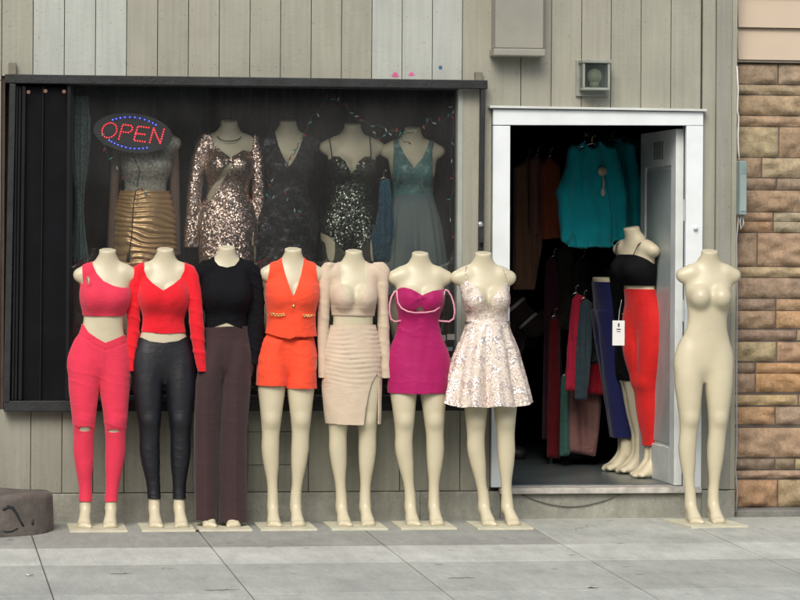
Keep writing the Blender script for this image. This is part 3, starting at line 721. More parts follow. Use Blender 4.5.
def board_wall():
    mb = MB(); B = MB()
    x0 = U(.8,200,0).x; x1 = U(491.5,200,0).x; w = (x1-x0)/16
    zwin_t = bz(80); zwin_b = bz(409); zd = bz(110,600); zf = bz(491.5, 300)
    def brd(a, b, z0, z1, col, y=0.0):
        mb.box(a+.002, b-.002, y, y+.018, z0, z1, col)
    def jit(c):
        q = 1+rnd.uniform(-.045,.045); return tuple(v*q*(1+rnd.uniform(-.006,.006)) for v in c[:3])+(1,)
    for k in range(-14, 16):
        a = x0+k*w; b = a+w
        up = C_L if k in (1,2,3,12,13,14) else C_B
        if k < 0:
            zj = bz(80.5, 5); brd(a,b,zf,zj-.002,jit(C_B)); brd(a,b,zj+.002,TOP,jit(C_B))
        elif k < 15:
            brd(a,b,zwin_t,TOP,jit(up)); 
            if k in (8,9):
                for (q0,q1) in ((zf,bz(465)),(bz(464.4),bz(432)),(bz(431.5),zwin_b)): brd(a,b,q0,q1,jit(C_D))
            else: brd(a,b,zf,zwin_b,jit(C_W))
        else: brd(a,b,zf,TOP,jit(C_B))
    sx = [491.5,521,551.3,581.6,611,641,671,701]
    for a,b in zip(sx,sx[1:]): brd(U(a,60,0).x, U(b,60,0).x, zd, TOP, jit(C_B))
    a = U(701,300,0).x; b = U(714.5,300,0).x; brd(a,b,zf,TOP,jit(C_B))
    mb.box(b, U(730.5,300,-.02).x, -.022, .02, zf-.0, TOP, jit((.27,.27,.23)+(1,)))
    mb.box(U(730.5,300,-.02).x+.002, U(736,300,-.02).x, -.016, .15, zf, TOP, jit(C_B))
    for k in range(-2,24):
        for zz in (zf+.06, zwin_t+.07, 2.75, 2.98):
            for e_ in (.022,.142):
                if k > 15 and zz < zd+.05: continue
                zq = zz+rnd.uniform(-.02,.02); xq = x0+k*w+e_+rnd.uniform(-.004,.004)
                if rnd.random() < .8: mb.cyl((xq,-.0012,zq), .0026, .004, 6, 'y', col=(.10,.09,.07,1))
    mb.build('wall_boards', WALL, bld, color=True, bevel=.0025)
    # backing behind the boards
    X0 = x0-14*w; XW = U(463,200,0).x; XD0 = U(500,200,0).x; XD1 = U(694,200,0).x; XE = U(735.6,300,0).x
    bk = MB()
    y0,y1 = .018,.16
    bk.box(X0,x0+.02,y0,y1,.0,TOP); bk.box(x0+.02,XW,y0,y1,zwin_t+.003,TOP); bk.box(x0+.02,XW,y0,y1,0,zwin_b-.003)
    bk.box(XW,XD0,y0,y1,0,TOP); bk.box(XD0,XD1,y0,y1,zd+.02,TOP); bk.box(XD1,XE-.01,y0,y1,0,TOP)
    bk.build('wall_core', DARKW, bld)
    # footing
    f = MB(); zf2 = zf-.004
    xs = [X0, U(160,500,0).x, U(420,500,0).x, U(500,500,0).x]
    for a,b in zip(xs,xs[1:]): f.box(a,b,-.012,.3,-.3,zf2, (.32,.32,.27,1))
    xa = U(500,500,0).x; xb = U(701,500,0).x
    f.box(xa,xb,-.014,.3,-.3,bz(493.5,600),(.33,.33,.28,1)); f.box(xb,U(734.5,500,0).x,-.012,.3,-.3,zf2,(.33,.33,.28,1))
    f.build('concrete_footing', CONC, bld, color=True, bevel=.006)
    # splotches of paint
    pm = m_plain('pink_paint',(.55,.10,.25),.6)
    for px,py,r in ((395.5,75,3.6),(411.5,74,2.8)):
        p = U(px,py,-.001); s = MB(); n = 15; rr = random.Random(int(px)); vs = []
        for y in (-.0015,.001):
            rr = random.Random(int(px))
            for k in range(n):
                q = r*.0053*rr.uniform(.6,1.15); vs.append((p.x+q*1.15*math.cos(k*6.283/n), y, p.z+q*.75*math.sin(k*6.283/n)))
        s.add(vs, [tuple(range(n))[::-1], tuple(range(n,2*n))]+[(k,(k+1)%n,n+(k+1)%n,n+k) for k in range(n)])
        s.build('paint_splash', pm, bld)
    p = U(440.5,67.5,0); s = MB(); s.cyl((p.x,-.0015,p.z),.011,.003,9,'y'); s.build('paint_splash', m_plain('blue_paint',(.03,.12,.25),.6), bld)
    return x0, zwin_t, zwin_b, zf
x0w, zwt, zwb, zfoot = board_wall()

def bar(mb, a, b, w, y0, y1, col=(1,1,1,1)):
    """straight bar between two wall points, w wide in the wall plane"""
    a = Vector(a); b = Vector(b); d = (b-a).normalized(); n = Vector((-d.z,0,d.x))*(w/2)
    P = []
    for y in (y0,y1):
        pass
    pts = [(a-n),(a+n),(b+n),(b-n)]
    mb.hexa([(pts[0].x,y0,pts[0].z),(pts[0].x,y1,pts[0].z),(pts[1].x,y1,pts[1].z),(pts[1].x,y0,pts[1].z),
             (pts[3].x,y0,pts[3].z),(pts[3].x,y1,pts[3].z),(pts[2].x,y1,pts[2].z),(pts[2].x,y0,pts[2].z)], col)
sc0 = .0053
# display window: frame, glass, sill
dw = empty('display_window', (U(240,400,0).x, .0, zwb))
dw.parent = bld
def loc(p): return (p[0]-dw.location.x, p[1]-dw.location.y, p[2]-dw.location.z)
def sub(mb, name, mat, par, org, **k):
    mb.v = [(v[0]-org[0], v[1]-org[1], v[2]-org[2]) for v in mb.v]
    return mb.build(name, mat, par, **k)
LIGHTP = m_plain('pale_window_jamb', (.33,.35,.32), .5, var=.15)
m = MB(); xr = U(459.5,200,.03).x
m.box(U(456.7,200,.03).x, U(461.5,200,.03).x, -.004,.10, bz(398), zwt-.002); sub(m,'jamb',LIGHTP,dw,dw.location,bevel=.003)
m = MB(); xg0 = U(72,200,.05).x; xg1 = U(456.5,200,.05).x
m.box(xg0,xg1,-.012,.16,bz(403),bz(395.5)); sub(m,'sill',m_plain('grey_sill',(.10,.105,.10),.6,var=.3,bs=.2),dw,dw.location,bevel=.004)
m = MB(); m.box(xg0,xg1,.0,.06,bz(88),zwt-.002); m.box(xg0-.03,xg0,.0,.06,bz(403),zwt-.002); m.box(xg0,xg1,.02,.05,bz(409),bz(403.2))
sub(m,'frame',STEEL,dw,dw.location,bevel=.003)
m = MB(); m.box(xg0,xg1,.045,.051,bz(395.5),bz(88)); sub(m,'pane',GLASS,dw,dw.location)
stm = m_attr('sticker_print',.4,.1)
for (px,py,w,h) in ((441,338,10,6),(451,337,8,6),(446,349,14,4),(441,358,9,9),(452,360,8,5),(446,371,12,5),(440,381,8,6),(452,382,6,8)):
    m = MB(); p = U(px,py,.04); m.box(p.x-w/2*sc0,p.x+w/2*sc0,.0425,.0435,p.z-h/2*sc0,p.z+h/2*sc0,[(.25,.3,.33,1),(.10,.22,.35,1),(.4,.4,.38,1)][int(px+py)%3])
    sub(m,'window_sticker',stm,dw,dw.location,color=True)

BARM = m_plain('gate_bar_black',(.006,.0065,.008),.7,var=.4,spec=.25)
# steel security frame with folded gate
sg = empty('security_frame', tuple(U(5,411,-.05)), 0, 'dark rusty steel security frame around the display window with a folded gate at its left', 'window guard')
TL, TR, BL, BR = U(10.5,79,-.05), U(483,84.8,-.05), U(6,406,-.05), U(483,405,-.05)
m = MB(); bar(m, TL-Vector((.03,0,0)), TR+Vector((.02,0,0)), .048, -.085,-.03); sub(m,'top_rail',STEEL,sg,sg.location,bevel=.004)
m = MB(); bar(m, BL-Vector((.012,0,0)), BR+Vector((.0,0,0)), .058, -.080,-.02); sub(m,'bottom_rail',STEEL,sg,sg.location,bevel=.004)
m = MB(); bar(m, U(12.5,84,-.05), U(6.5,402,-.05), .032, -.083,-.02); sub(m,'side_post',STEEL,sg,sg.location,bevel=.003)
m = MB(); bar(m, U(482.3,89,-.05), U(479.0,402,-.05), .024, -.08,-.03); sub(m,'side_post',STEEL,sg,sg.location,bevel=.003)
for i,(xt,xb,w) in enumerate(((17,12.5,.012),(20,15.5,.014),(24,20,.018),(43,40,.007),(69,67,.02))):
    m = MB(); y = -.052+.012*(i%2); bar(m, U(xt,86,y), U(xb,400,y), w, y-.012, y+.006)
    sub(m,'gate_bar',BARM,sg,sg.location,bevel=.002)
m = MB(); bar(m, U(41,87,-.03), U(38,400,-.03), .30, -.030,-.024); sub(m,'gate_panel',m_plain('gate_panel_black',(.004,.0045,.006),.8,spec=.15,var=.3),sg,sg.location)
for px,py in ((28.5,92),(45.5,91),(64,91.5)):
    m = MB(); p = U(px,py,-.09); m.cyl((p.x,-.09,p.z),.010,.012,12,'y'); sub(m,'bolt',m_plain('rusty_bolt',(.16,.09,.06),.7),sg,sg.location)
for px,py in ((12.5,68),(479,77.5)):
    m = MB(); p = U(px,py,-.04); m.box(p.x-.02,p.x+.02,-.045,-.002,p.z-.035,p.z+.03); sub(m,'bracket',m_plain('painted_bracket',(.18,.17,.13),.7,var=.3),sg,sg.location,bevel=.004)
m = MB(); p = U(481,232,-.09); m.box(p.x-.012,p.x+.012,-.12,-.082,p.z-.06,p.z+.02); sub(m,'latch',STEEL,sg,sg.location,bevel=.004)
m = MB(); p = U(480,228,-.12); m.ball((p.x-.0,-.125,p.z+.02),.016,12,8); sub(m,'padlock',m_plain('padlock_grey',(.42,.45,.46),.35,.6),sg,sg.location,smooth=True)

# door frame, sill, open door
df = empty('door_frame', (U(600,488,0).x, 0, bz(488,600))); df.parent = bld
O = df.location
zt = lambda px,py: U(px,py,-.04).z
m = MB(); m.hexa([(U(493.3,125,-.04).x,-.04,zt(493,125)),(U(703.3,125,-.04).x,-.04,zt(703,125.5)),(U(703.3,125,-.04).x,.0,zt(703,125.5)),(U(493.3,125,-.04).x,.0,zt(493,125)),
                  (U(493.3,108,-.04).x,-.04,zt(493,109)),(U(703.5,110,-.04).x,-.04,zt(703,112)),(U(703.5,110,-.04).x,.0,zt(703,112)),(U(493.3,108,-.04).x,.0,zt(493,109))])
sub(m,'head_trim',WHITE,df,O,bevel=.003)
m = MB(); a = U(489.5,106.8,-.05); b = U(706.5,110.3,-.05)
bar(m, a, b, .013, -.062, .0); sub(m,'drip_cap',m_plain('drip_cap_paint',(.55,.58,.56),.5,var=.1),df,O,bevel=.002)
def jamb(xa0,xb0,xa1,xb1,ya,yb):
    m = MB(); z1 = zt(xa0,125.6); z0 = zt(xa1,487.5)
    m.hexa([(U(xa1,487,-.035).x,-.037,z0),(U(xb1,487,-.035).x,-.037,z0),(U(xb1,487,-.035).x,.0,z0),(U(xa1,487,-.035).x,.0,z0),
            (U(xa0,125,-.035).x,-.037,z1),(U(xb0,125,-.035).x,-.037,z1),(U(xb0,125,-.035).x,.0,z1),(U(xa0,125,-.035).x,.0,z1)])
    sub(m,'side_trim',WHITE,df,O,bevel=.003)
jamb(493.3,510.3,491.2,502+7,0,0); jamb(686.5,703.3,684,701,0,0)
m = MB(); xa = U(508.3,300,.0).x; xb = U(687.5,300,0).x; zh = zt(600,124)
m.box(xa-.03,xa,.001,.14,bz(487,600),zh+.02); m.box(xb,xb+.03,.001,.14,bz(487,600),zh+.02); m.box(xa-.03,xb+.03,.001,.14,zh+.021,zh+.05)
sub(m,'jamb_lining',m_plain('jamb_lining_paint',(.40,.45,.48),.5,var=.1),df,O,bevel=.002)
m = MB(); m.box(U(500,490,-.05).x,U(702,490,-.05).x,-.05,.16,bz(493,600),bz(487.2,600)); sub(m,'door_sill',m_plain('worn_sill',(.42,.40,.36),.7,var=.35,vscale=12,bs=.4),df,O,bevel=.005)
m = MB(); p = U(695.5,228,-.045); m.ball((p.x,-.048,p.z),.013,12,8); m.cyl((p.x,-.048,p.z),.006,.012,8,'y'); sub(m,'door_bell',WHITE,df,O,smooth=True)

zfl = bz(486.5,600)+.0          # shop floor height
dhx = U(683.0,300,.05).x
dr = empty('shop_door', (dhx,.05,zfl)); dr.parent = bld
DW, DH, DT = .86, U(680,127,.05).z-zfl-.01, .045
m = MB()                         # leaf seen from its hinge edge; face looks to -x
st = .115
def leafbox(y0,y1,z0,z1,x0=-DT,x1=0): m.box(x0,x1,y0,y1,z0,z1)
leafbox(0,st,.0,DH); leafbox(DW-st,DW,.0,DH); leafbox(st+.001,DW-st-.001,0,.2); leafbox(st+.001,DW-st-.001,DH-.20,DH); leafbox(st+.001,DW-st-.001,.2+.001,DH-.201,-DT+.014,-.014)
m.build('leaf', WHITED, dr, bevel=.003)
m = MB(); m.box(-DT+.008,-DT+.0135,st+.01,DW-st-.01,.22,DH-.22); m.build('door_panel', m_plain('grey_door_panel',(.36,.42,.42),.35,var=.2,vscale=3), dr)
m = MB()
for i in range(4): m.box(-DT-.004,-DT-.0005,.30+i*.06,.33+i*.06,DH-.16,DH-.06)
m.build('vent_slot', m_plain('vent_dark',(.16,.17,.17),.6), dr)
for z in (DH-.45, DH*.5-.02, .28):
    m = MB(); m.box(.0005,.022,-.012,.002,z-.06,z+.06); m.cyl((.012,-.012,z-.06),.008,.12,10); m.build('hinge', WHITED, dr, bevel=.001)
m = MB(); m.cyl((-DT-.05,DW-.07,.95),.018,.05,14,'x'); m.ball((-DT-.055,DW-.07,.95),.028,12,8); m.build('door_knob', SILVM, dr, smooth=True)

# box above, lamp, meter box and cables
def prism(mb, x0,x1,y0,y1,z0,z1): mb.box(x0,x1,y0,y1,z0,z1)
a = U(494,50,-.12); b = U(545,50,-.12)
vb = empty('vent_box', (a.x,0,U(500,56,-.1).z), 0, 'beige sheet metal box fixed high on the boards left of the lamp', 'vent box')
m = MB(); m.box(.005,b.x-a.x-.01,-.13,-.001,.04,1.0); m.build('housing',GREYB,vb,bevel=.006)
m = MB(); m.box(-.004,b.x-a.x,-.14,-.001,.0,.039); m.build('bottom_lip',GREYB,vb,bevel=.006)
a = U(582,90,-.1); b = U(609.5,61,-.1); 
wl = empty('wall_lamp', ((a.x+b.x)/2,0,a.z), 0, 'small square glass wall lamp with pale metal frame above the doorway', 'wall lamp')
W = (b.x-a.x); H = b.z-a.z; h2 = W/2
LAMPM = m_plain('lamp_frame', (.30,.32,.28), .45, .3, var=.2)
m = MB(); m.box(-h2-.015,h2+.012,-.02,-.001,-.03,H+.01); m.build('back_plate',LAMPM,wl,bevel=.003)
m = MB()
t = .013
for x in (-h2,h2-t):
    for y in (-.12,-.033): m.box(x,x+t,y,y+t,t+.001,H-t-.001)
m.box(-h2,h2,-.12,-.021,0,t); m.box(-h2-.006,h2+.006,-.127,-.021,H-t,H+.004); m.build('cage',LAMPM,wl,bevel=.002)
m = MB(); m.box(-h2+t,h2-t,-.115,-.112,t+.001,H-t-.001); m.box(-h2+.002,-h2+.005,-.105,-.035,t+.001,H-t-.001); m.build('lamp_glass',m_glass('lamp_glass',(.8,.85,.82)),wl)
m = MB(); m.ball((0,-.068,H*.48),.040,16,10,sc=(1,.9,1.1)); m.cyl((0,-.068,t+.001),.026,.03,14); m.build('bulb',m_plain('opal_bulb',(.62,.60,.50),.3),wl,smooth=True)
m = MB(); m.box(-h2+.014,h2-.014,-.031,-.0215,t,H-t); m.build('reflector',m_plain('lamp_back',(.22,.25,.24),.4),wl)

mt = empty('utility_box', tuple(U(741,215,-.06)), 0, 'small grey green utility box hanging at the corner beside the stone wall', 'utility box')
mt.location.y = 0
p0 = mt.location
m = MB(); xa = U(737.8,190,-.06).x-p0.x; xb = U(745.6,190,-.06).x-p0.x
m.box(xa+.002,xb,-.09,-.012,0.0,U(741,161,-.06).z-p0.z); m.build('box_body',m_plain('grey_green_metal',(.20,.27,.26),.45,var=.15),mt,bevel=.006)
m = MB(); m.box(xa+.006,xb-.004,-.094,-.0905,.02,.22); m.build('box_lid',m_plain('grey_green_lid',(.26,.33,.32),.4,var=.1),mt,bevel=.002)
for i,(pts,r) in enumerate(((((743,215),(743.5,224),(741,229),(740,221),(742,214)),.004),)):
    m = MB(); m.tube([Vector(U(x,y,-.05))-p0 for x,y in pts], r, 6); m.build('cable_loop', m_plain('pale_cable',(.45,.47,.45),.5), mt, smooth=True)
cb = MB(); pts = [(737,66),(738.2,90),(737.4,110),(738.8,118),(738,135),(738.5,150),(739.5,160)]
P = [U(x,y,-.03) for x,y in pts]; cb.tube([p-P[-1] for p in P], .0045, 6)
o = cb.build('cable', m_plain('white_cable',(.62,.62,.58),.5), None, smooth=True); o.location = P[-1]
tag(o,'thin white cable running down the corner of the beige wall to the utility box','cable')
cb = MB(); pts = [(738.6,216),(736.5,240),(737.2,300),(736.6,380),(736.9,440),(735.5,470),(737.5,492),(736,512)]
P = [U(x,y,-.03) for x,y in pts]; cb.tube([p-P[-1] for p in P], .004, 6)
o = cb.build('cable', m_plain('grey_cable',(.30,.31,.30),.5), None, smooth=True); o.location = P[-1]
tag(o,'grey cable running from the utility box down to the pavement','cable')
cb = MB(); P = []
for t in np.linspace(0,1,15):
    P.append(U(522+105*t, 495+14*math.sin(t*math.pi)*(1-.15*t)-3*t, -.022))
cb.tube([p-P[0] for p in P], .003, 6); o = cb.build('sagging_wire', m_plain('dark_wire',(.13,.13,.11),.6), None, smooth=True); o.location = P[0]
tag(o,'thin dark wire sagging across the concrete below the doorway','wire')

# neighbouring building: stone cladding
nb = empty('neighbouring_building', (U(737,508,.14).x, .14, 0), 0, 'neighbouring building with rough brown stone cladding and pale pink siding above', 'building')
NY = .14
STONE = m_attr('split_stone', .9, .25, 16, .9, 30, grit=.25)
MORT = m_plain('mortar', (.10,.08,.065), .95, var=.2)
m = MB(); c0 = U(730,300,NY+.03).x
rows = [ # top, bottom, [(x right edge, colour)]
 (64,84,[(777,(.24,.16,.11)),(830,(.33,.24,.17))]),(85,94.5,[(900,(.35,.27,.165))]),(95.5,115,[(900,(.33,.22,.13))]),(116,126,[(900,(.29,.17,.10))]),
 (127,157,[(778,(.34,.27,.155)),(850,(.30,.18,.11))]),(158,177.5,[(761,(.27,.17,.11)),(860,(.37,.29,.18))]),(178.5,189.5,[(776,(.20,.12,.09)),(830,(.22,.15,.12))]),
 (190.5,211.5,[(900,(.31,.18,.11))]),(212.5,221,[(773,(.28,.15,.09)),(840,(.34,.30,.21))]),(221.6,232,[(773,(.33,.16,.08)),(840,(.34,.30,.21))]),(233,266,[(757,(.29,.18,.12)),(880,(.30,.17,.11))]),
 (267,277,[(900,(.34,.25,.14))]),(278,298,[(900,(.26,.16,.12))]),
 (299,310,[(776,(.17,.10,.09)),(840,(.33,.18,.09))]),(311,328,[(776,(.28,.16,.10)),(840,(.40,.20,.08))]),(330,340,[(797,(.19,.10,.09)),(850,(.3,.2,.1))]),
 (342,361,[(777,(.34,.27,.14)),(840,(.36,.19,.11))]),(363,373,[(756,(.14,.08,.07)),(840,(.42,.19,.06))]),(373.6,392,[(756,(.25,.14,.10)),(840,(.42,.19,.06))]),
 (395,405,[(799,(.40,.27,.12)),(850,(.3,.2,.1))]),(407,424,[(776,(.36,.17,.07)),(840,(.28,.18,.14))]),(428,457,[(900,(.33,.19,.12))]),
 (459,469,[(776,(.14,.085,.075)),(796,(.16,.10,.08)),(850,(.3,.26,.12))]),(470.5,478,[(900,(.28,.16,.12))]),(480,506.5,[(779,(.38,.18,.08)),(850,(.33,.23,.12))])]
vs=[]; 
def stone(xa,xb,za,zb,col,seed):
    """rough faced block: bumpy grid front"""
    r = random.Random(seed); nx = max(3,int((xb-xa)/.018)); nz = max(3,int((zb-za)/.018))
    V=[]; Fs=[]
    ax = r.uniform(0,6); 
    for j in range(nz+1):
        for i in range(nx+1):
            u=i/nx; v=j/nz
            e = min(u*(xb-xa),(1-u)*(xb-xa),v*(zb-za),(1-v)*(zb-za))
            hgt = .02*min(1,e/.022)**.6
            x = xa+(xb-xa)*u; z = za+(zb-za)*v
            hgt += min(1,e/.015)*(.009*math.sin(x*31+ax+2*math.sin(z*40+ax))+.006*math.sin(z*70+x*25+ax*2)+r.uniform(-.0025,.0025))
            V.append((x-nb.location.x, -hgt, z))
    for j in range(nz):
        for i in range(nx):
            a=j*(nx+1)+i; Fs.append((a,a+1,a+nx+2,a+nx+1))
    m.add(V,Fs,col)
pxx = lambda x: U(x,300,NY).x
k=0
for (yt,yb,cells) in rows:
    xl = 735
    for (xr_,c) in cells:
        k+=1
        xa,xb = pxx(xl),pxx(xr_-.9)
        za = U(760,yb,NY).z; zb = U(760,yt,NY).z
        lum = (c[0]*.3+c[1]*.6+c[2]*.1); q_ = rnd.uniform(.97,1.1); stone(xa,xb,za,zb,(*[(v*.55+t_*.45)*q_*1.22 for v,t_ in zip(c,(.345,.29,.195))],1),k)
        xl = xr_+.4
    # carry on beyond the frame
    while xl < 960:
        w = rnd.uniform(30,70); k+=1; c = rnd.choice([(.33,.19,.12),(.25,.16,.11),(.35,.27,.16),(.38,.18,.08)])
        stone(pxx(xl),pxx(xl+w-.9),U(760,yb,NY).z,U(760,yt,NY).z,(*c,1),k); xl += w+.4
m.build('stone_cladding', STONE, nb, smooth=True, color=True)
m = MB(); m.box(pxx(733)-nb.location.x, pxx(965)-nb.location.x, .001,.4, -.2, U(760,62,NY).z); m.build('cladding_backing', MORT, nb)
m = MB(); z = U(760,62.5,NY).z; C=(.50,.41,.31,1)
m.box(0-.02, pxx(965)-nb.location.x, -.03,.3, z, z+.012, (.45,.40,.33,1)); z+=.013
for i in range(7):
    m.hexa([(-.02,-.045,z),(3.2,-.045,z),(3.2,.3,z),(-.02,.3,z),(-.02,-.018,z+.178),(3.2,-.018,z+.178),(3.2,.3,z+.178),(-.02,.3,z+.178)],C); z+=.180
m.build('siding', m_attr('pink_siding',.55,.05,4,.05), nb, color=True)
m = MB(); xa=U(735,510,.0).x-nb.location.x; zz = U(760,508,NY-.03).z
m.box(xa,3.2,-.15,.0,-.3,zz,(.20,.20,.18,1)); m.build('concrete_ledge', CONC, nb, color=True, bevel=.01)

# ------------------------------------------------------------------ ground
def structure(o): o['kind']='structure'; return o
y_kerb = -5.0
rowsY = [.0, G(400,562).y, G(400,592).y]
while rowsY[-1] > y_kerb+.6: rowsY.append(rowsY[-1]-.915)
rowsY[-1] = y_kerb+.16
rowsY = [-0.0]+rowsY[1:]
colsX = sorted([G(32,536).x, G(200,533).x, G(370,534).x, G(524,523).x])
st_ = (colsX[-1]-colsX[0])/3
colsX = [colsX[0]-st_*i for i in range(12,0,-1)]+colsX+[colsX[-1]+st_*i for i in range(1,14)]
m = MB()
for j in range(len(rowsY)-1):
    ya, yb = rowsY[j], rowsY[j+1]
    for i in range(len(colsX)-1):
        xa, xb = colsX[i], colsX[i+1]
        base = .43*rnd.uniform(.93,1.06)
        if j == 1: base = .41*rnd.uniform(.95,1.04)
        parts = [(ya,yb,base)]
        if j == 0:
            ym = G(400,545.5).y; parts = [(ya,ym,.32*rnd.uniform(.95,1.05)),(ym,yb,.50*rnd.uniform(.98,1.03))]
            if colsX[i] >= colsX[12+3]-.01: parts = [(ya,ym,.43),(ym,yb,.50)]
        for (a,b,cc) in parts:
            g_ = .003
            e0 = g_ if a == ya else .0004; e1 = g_ if b == yb else .0004
            A = a-e0 if j or a!=ya else a; Bq = b+e1; z_a, z_b = gz(A), gz(Bq)
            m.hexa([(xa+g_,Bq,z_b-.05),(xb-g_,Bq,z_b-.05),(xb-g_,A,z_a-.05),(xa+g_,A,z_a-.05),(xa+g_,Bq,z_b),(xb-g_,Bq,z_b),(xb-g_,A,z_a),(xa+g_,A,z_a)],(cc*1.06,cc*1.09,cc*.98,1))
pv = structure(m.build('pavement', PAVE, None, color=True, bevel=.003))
m = MB(); X0,X1 = -60,70
m.add([(X0,y_kerb+.02,gz(y_kerb)-.012),(X1,y_kerb+.02,gz(y_kerb)-.012),(X1,.2,gz(.2)-.012),(X0,.2,gz(.2)-.012)],[(0,1,2,3)])
structure(m.build('pavement_bed', m_plain('joint_dirt',(.10,.10,.085),.95,var=.3), None))
zr = gz(y_kerb)-.14
m = MB(); m.box(-40,50,y_kerb,y_kerb+.15,zr-.2,gz(y_kerb),(.33,.33,.31,1)); structure(m.build('kerb', PAVE, None, color=True, bevel=.012))
m = MB(); m.add([(-300,-400,zr),(300,-400,zr),(300,y_kerb+.05,zr),(-300,y_kerb+.05,zr)],[(0,1,2,3)])
structure(m.build('road', m_plain('asphalt',(.055,.055,.056),.9,var=.2,vscale=3,bs=.4,bscale=80), None))
m = MB(); m.add([(-300,.3,-.1),(300,.3,-.1),(300,400,-.1),(-300,400,-.1)],[(0,1,2,3)])
structure(m.build('ground', m_plain('earth',(.12,.11,.09),.95), None))

# litter: a few twigs and scraps are part of the ground
def stump():
    p = U(-16,500,-.37); cx_, cy_ = p.x, -.375; rad = .355
    e = empty('concrete_drum', (cx_,cy_,gz(cy_)), 0, 'low round grey brown concrete drum with black graffiti at the left edge of the pavement', 'concrete drum')
    n = 56; zt_ = .195; V=[]; Fs=[]; rings=[(1.0,-.02),(1.005,.04),(1.0,.10),(.99,zt_-.02),(.965,zt_-.004),(.93,zt_+.002),(.6,zt_+.004),(.3,zt_+.003)]
    for (q,z) in rings:
        for k in range(n):
            t=2*math.pi*k/n; rr = rad*q*(1+.018*math.sin(3*t+1)+.012*math.sin(7*t))
            V.append((rr*math.cos(t),rr*math.sin(t),z+.004*math.sin(5*t)))
    for j in range(len(rings)-1):
        for k in range(n): Fs.append((j*n+k,j*n+(k+1)%n,(j+1)*n+(k+1)%n,(j+1)*n+k))
    Fs.append(tuple((len(rings)-1)*n+k for k in range(n)))
    mesh_obj('drum_body', V, Fs, m_plain('drum_concrete',(.115,.10,.085),.85,var=.35,vscale=9,bs=.6,bscale=30), e)
    b = MB(); blk = m_plain('graffiti_black',(.02,.02,.022),.6)
    def on(th, z): rr = rad*.983*(1+.018*math.sin(3*th+1)+.012*math.sin(7*th)); return (rr*math.cos(th), rr*math.sin(th), z)
    def th(px): 
        X = (U(px,515,-.6).x-cx_)/rad; return -math.acos(max(-1,min(1,X)))
    for pts,r in (([(2,.135),(8,.15),(13,.14),(17,.11),(21,.07),(24,.045)],.0105),([(1,.03),(6,.02),(12,.022),(18,.035)],.0095)):
        b.tube([on(th(x),z) for x,z in pts], r, 6)
    b.tube([on(th(33),z) for z in (.045,.06,.078)], [.009,.013,.009], 8)
    b.build('graffiti', blk, e, smooth=True)
stump()

# ------------------------------------------------------------------ interiors
CURT = m_fabric('brown_curtain', (.045,.026,.020), wr=.3, rough=.95)
TEALD = m_plain('teal_tinsel', (.09,.15,.15), .4, .3, var=.5, vscale=60, bs=.6, bscale=90)
def interior():
    r = empty('interior', (0,0,0)); r.parent = bld
    XL = U(8,300,.2).x; XR = U(482,300,.2).x; XS = 4.52; B = 1.35; D = 6.0
    zp = .70
    m = MB(); m.box(XL,XR,.162,B,zp-.03,zp); m.build('display_platform', m_plain('dark_platform',(.05,.045,.04),.7,var=.3), r)
    m = MB(); m.box(XL-.05,XL,.162,B,0,3.0); m.build('side_wall', DARKW, r)
    m = MB(); m.box(XR,XR+.05,.162,D,0,3.0); m.build('partition_wall', DARKW, r)
    m = MB(); m.box(XL-.05,XR,.162,B,2.75,2.8); m.build('display_ceiling', DARKW, r)
    # curtain behind the display figures
    V=[]; Fs=[]; n=260
    for j,z in enumerate((0.0,1.4,2.748)):
        for i in range(n+1):
            x = XL+(XR-XL)*i/n; V.append((x, B-.03+.028*math.sin(x*42+1.5*math.sin(x*7))*(1.2-.2*j)+.01*math.sin(x*97), z))
    for j in range(2):
        for i in range(n): a=j*(n+1)+i; Fs.append((a,a+1,a+n+2,a+n+1))
    mesh_obj('back_curtain', V, Fs, CURT, r, solid=.004)
    m = MB(); m.box(XR+.052,XS,.162,D,zfl-.1,zfl,(1,1,1,1)); m.build('shop_floor', m_plain('teal_grey_floor',(.09,.115,.12),.3,var=.3,vscale=2.5), r)
    m = MB(); m.box(XR,XS+.05,D,D+.05,0,3.0); m.build('rear_wall', DARKW, r)
    m = MB(); m.box(XS,XS+.05,.162,D,0,3.0); m.build('side_wall', DARKW, r)
    m = MB(); m.box(XR,XS+.05,.162,D,2.75,2.8); m.build('shop_ceiling', DARKW, r)
    
    return XL, XR, B, zp
XL, XR, DB, ZP = interior()

# figures in the display window
GOLDS = m_fabric('gold_satin', (.85,.55,.28), rough=.28, wr=.2, spec=.6, sheen=0, metal=.55)
LACE = m_sheer('silver_lace', (.48,.46,.40), .35, lace=70, rough=.5)
SHEER = m_sheer('sheer_beige', (.30,.21,.16), .45)
ROSE = m_sequin('rose_sequins', (.86,.68,.60), (.40,.27,.22), 160, .65, .33)
BLACE = m_sequin('black_lace_beads', (.12,.12,.14), (.010,.011,.014), 120, .7, .35, .45, base=(.012,.012,.016), metal=.5)
GSEQ = m_sequin('dark_green_sequins', (.26,.28,.24), (.006,.014,.010), 160, .8, .28)
TEAL = m_sequin('teal_lace', (.24,.36,.35), (.10,.20,.20), 90, .5, .5, .48, base=(.08,.20,.20), metal=.3)
TULLE = m_sheer('teal_tulle', (.17,.24,.26), .72, rough=.9)
def wman(label, x0, top, neck, dx=0):
    xs = [x0-15,x0-15,x0-15,x0-15,x0-13,x0-12,x0-12]; r = [2*x0-v+0 for v in xs]
    m = Man(label, x0, top, neck, neck, x0, x0-1, xs, r, Y=.36, zb=ZP+.012, mat=SKIN2, h=1.4)
    m.body(); b = MB(); b.box(-.14,.14,-.16,.14,-.012,.002); b.build('base_board', BOARD, m.root); return m
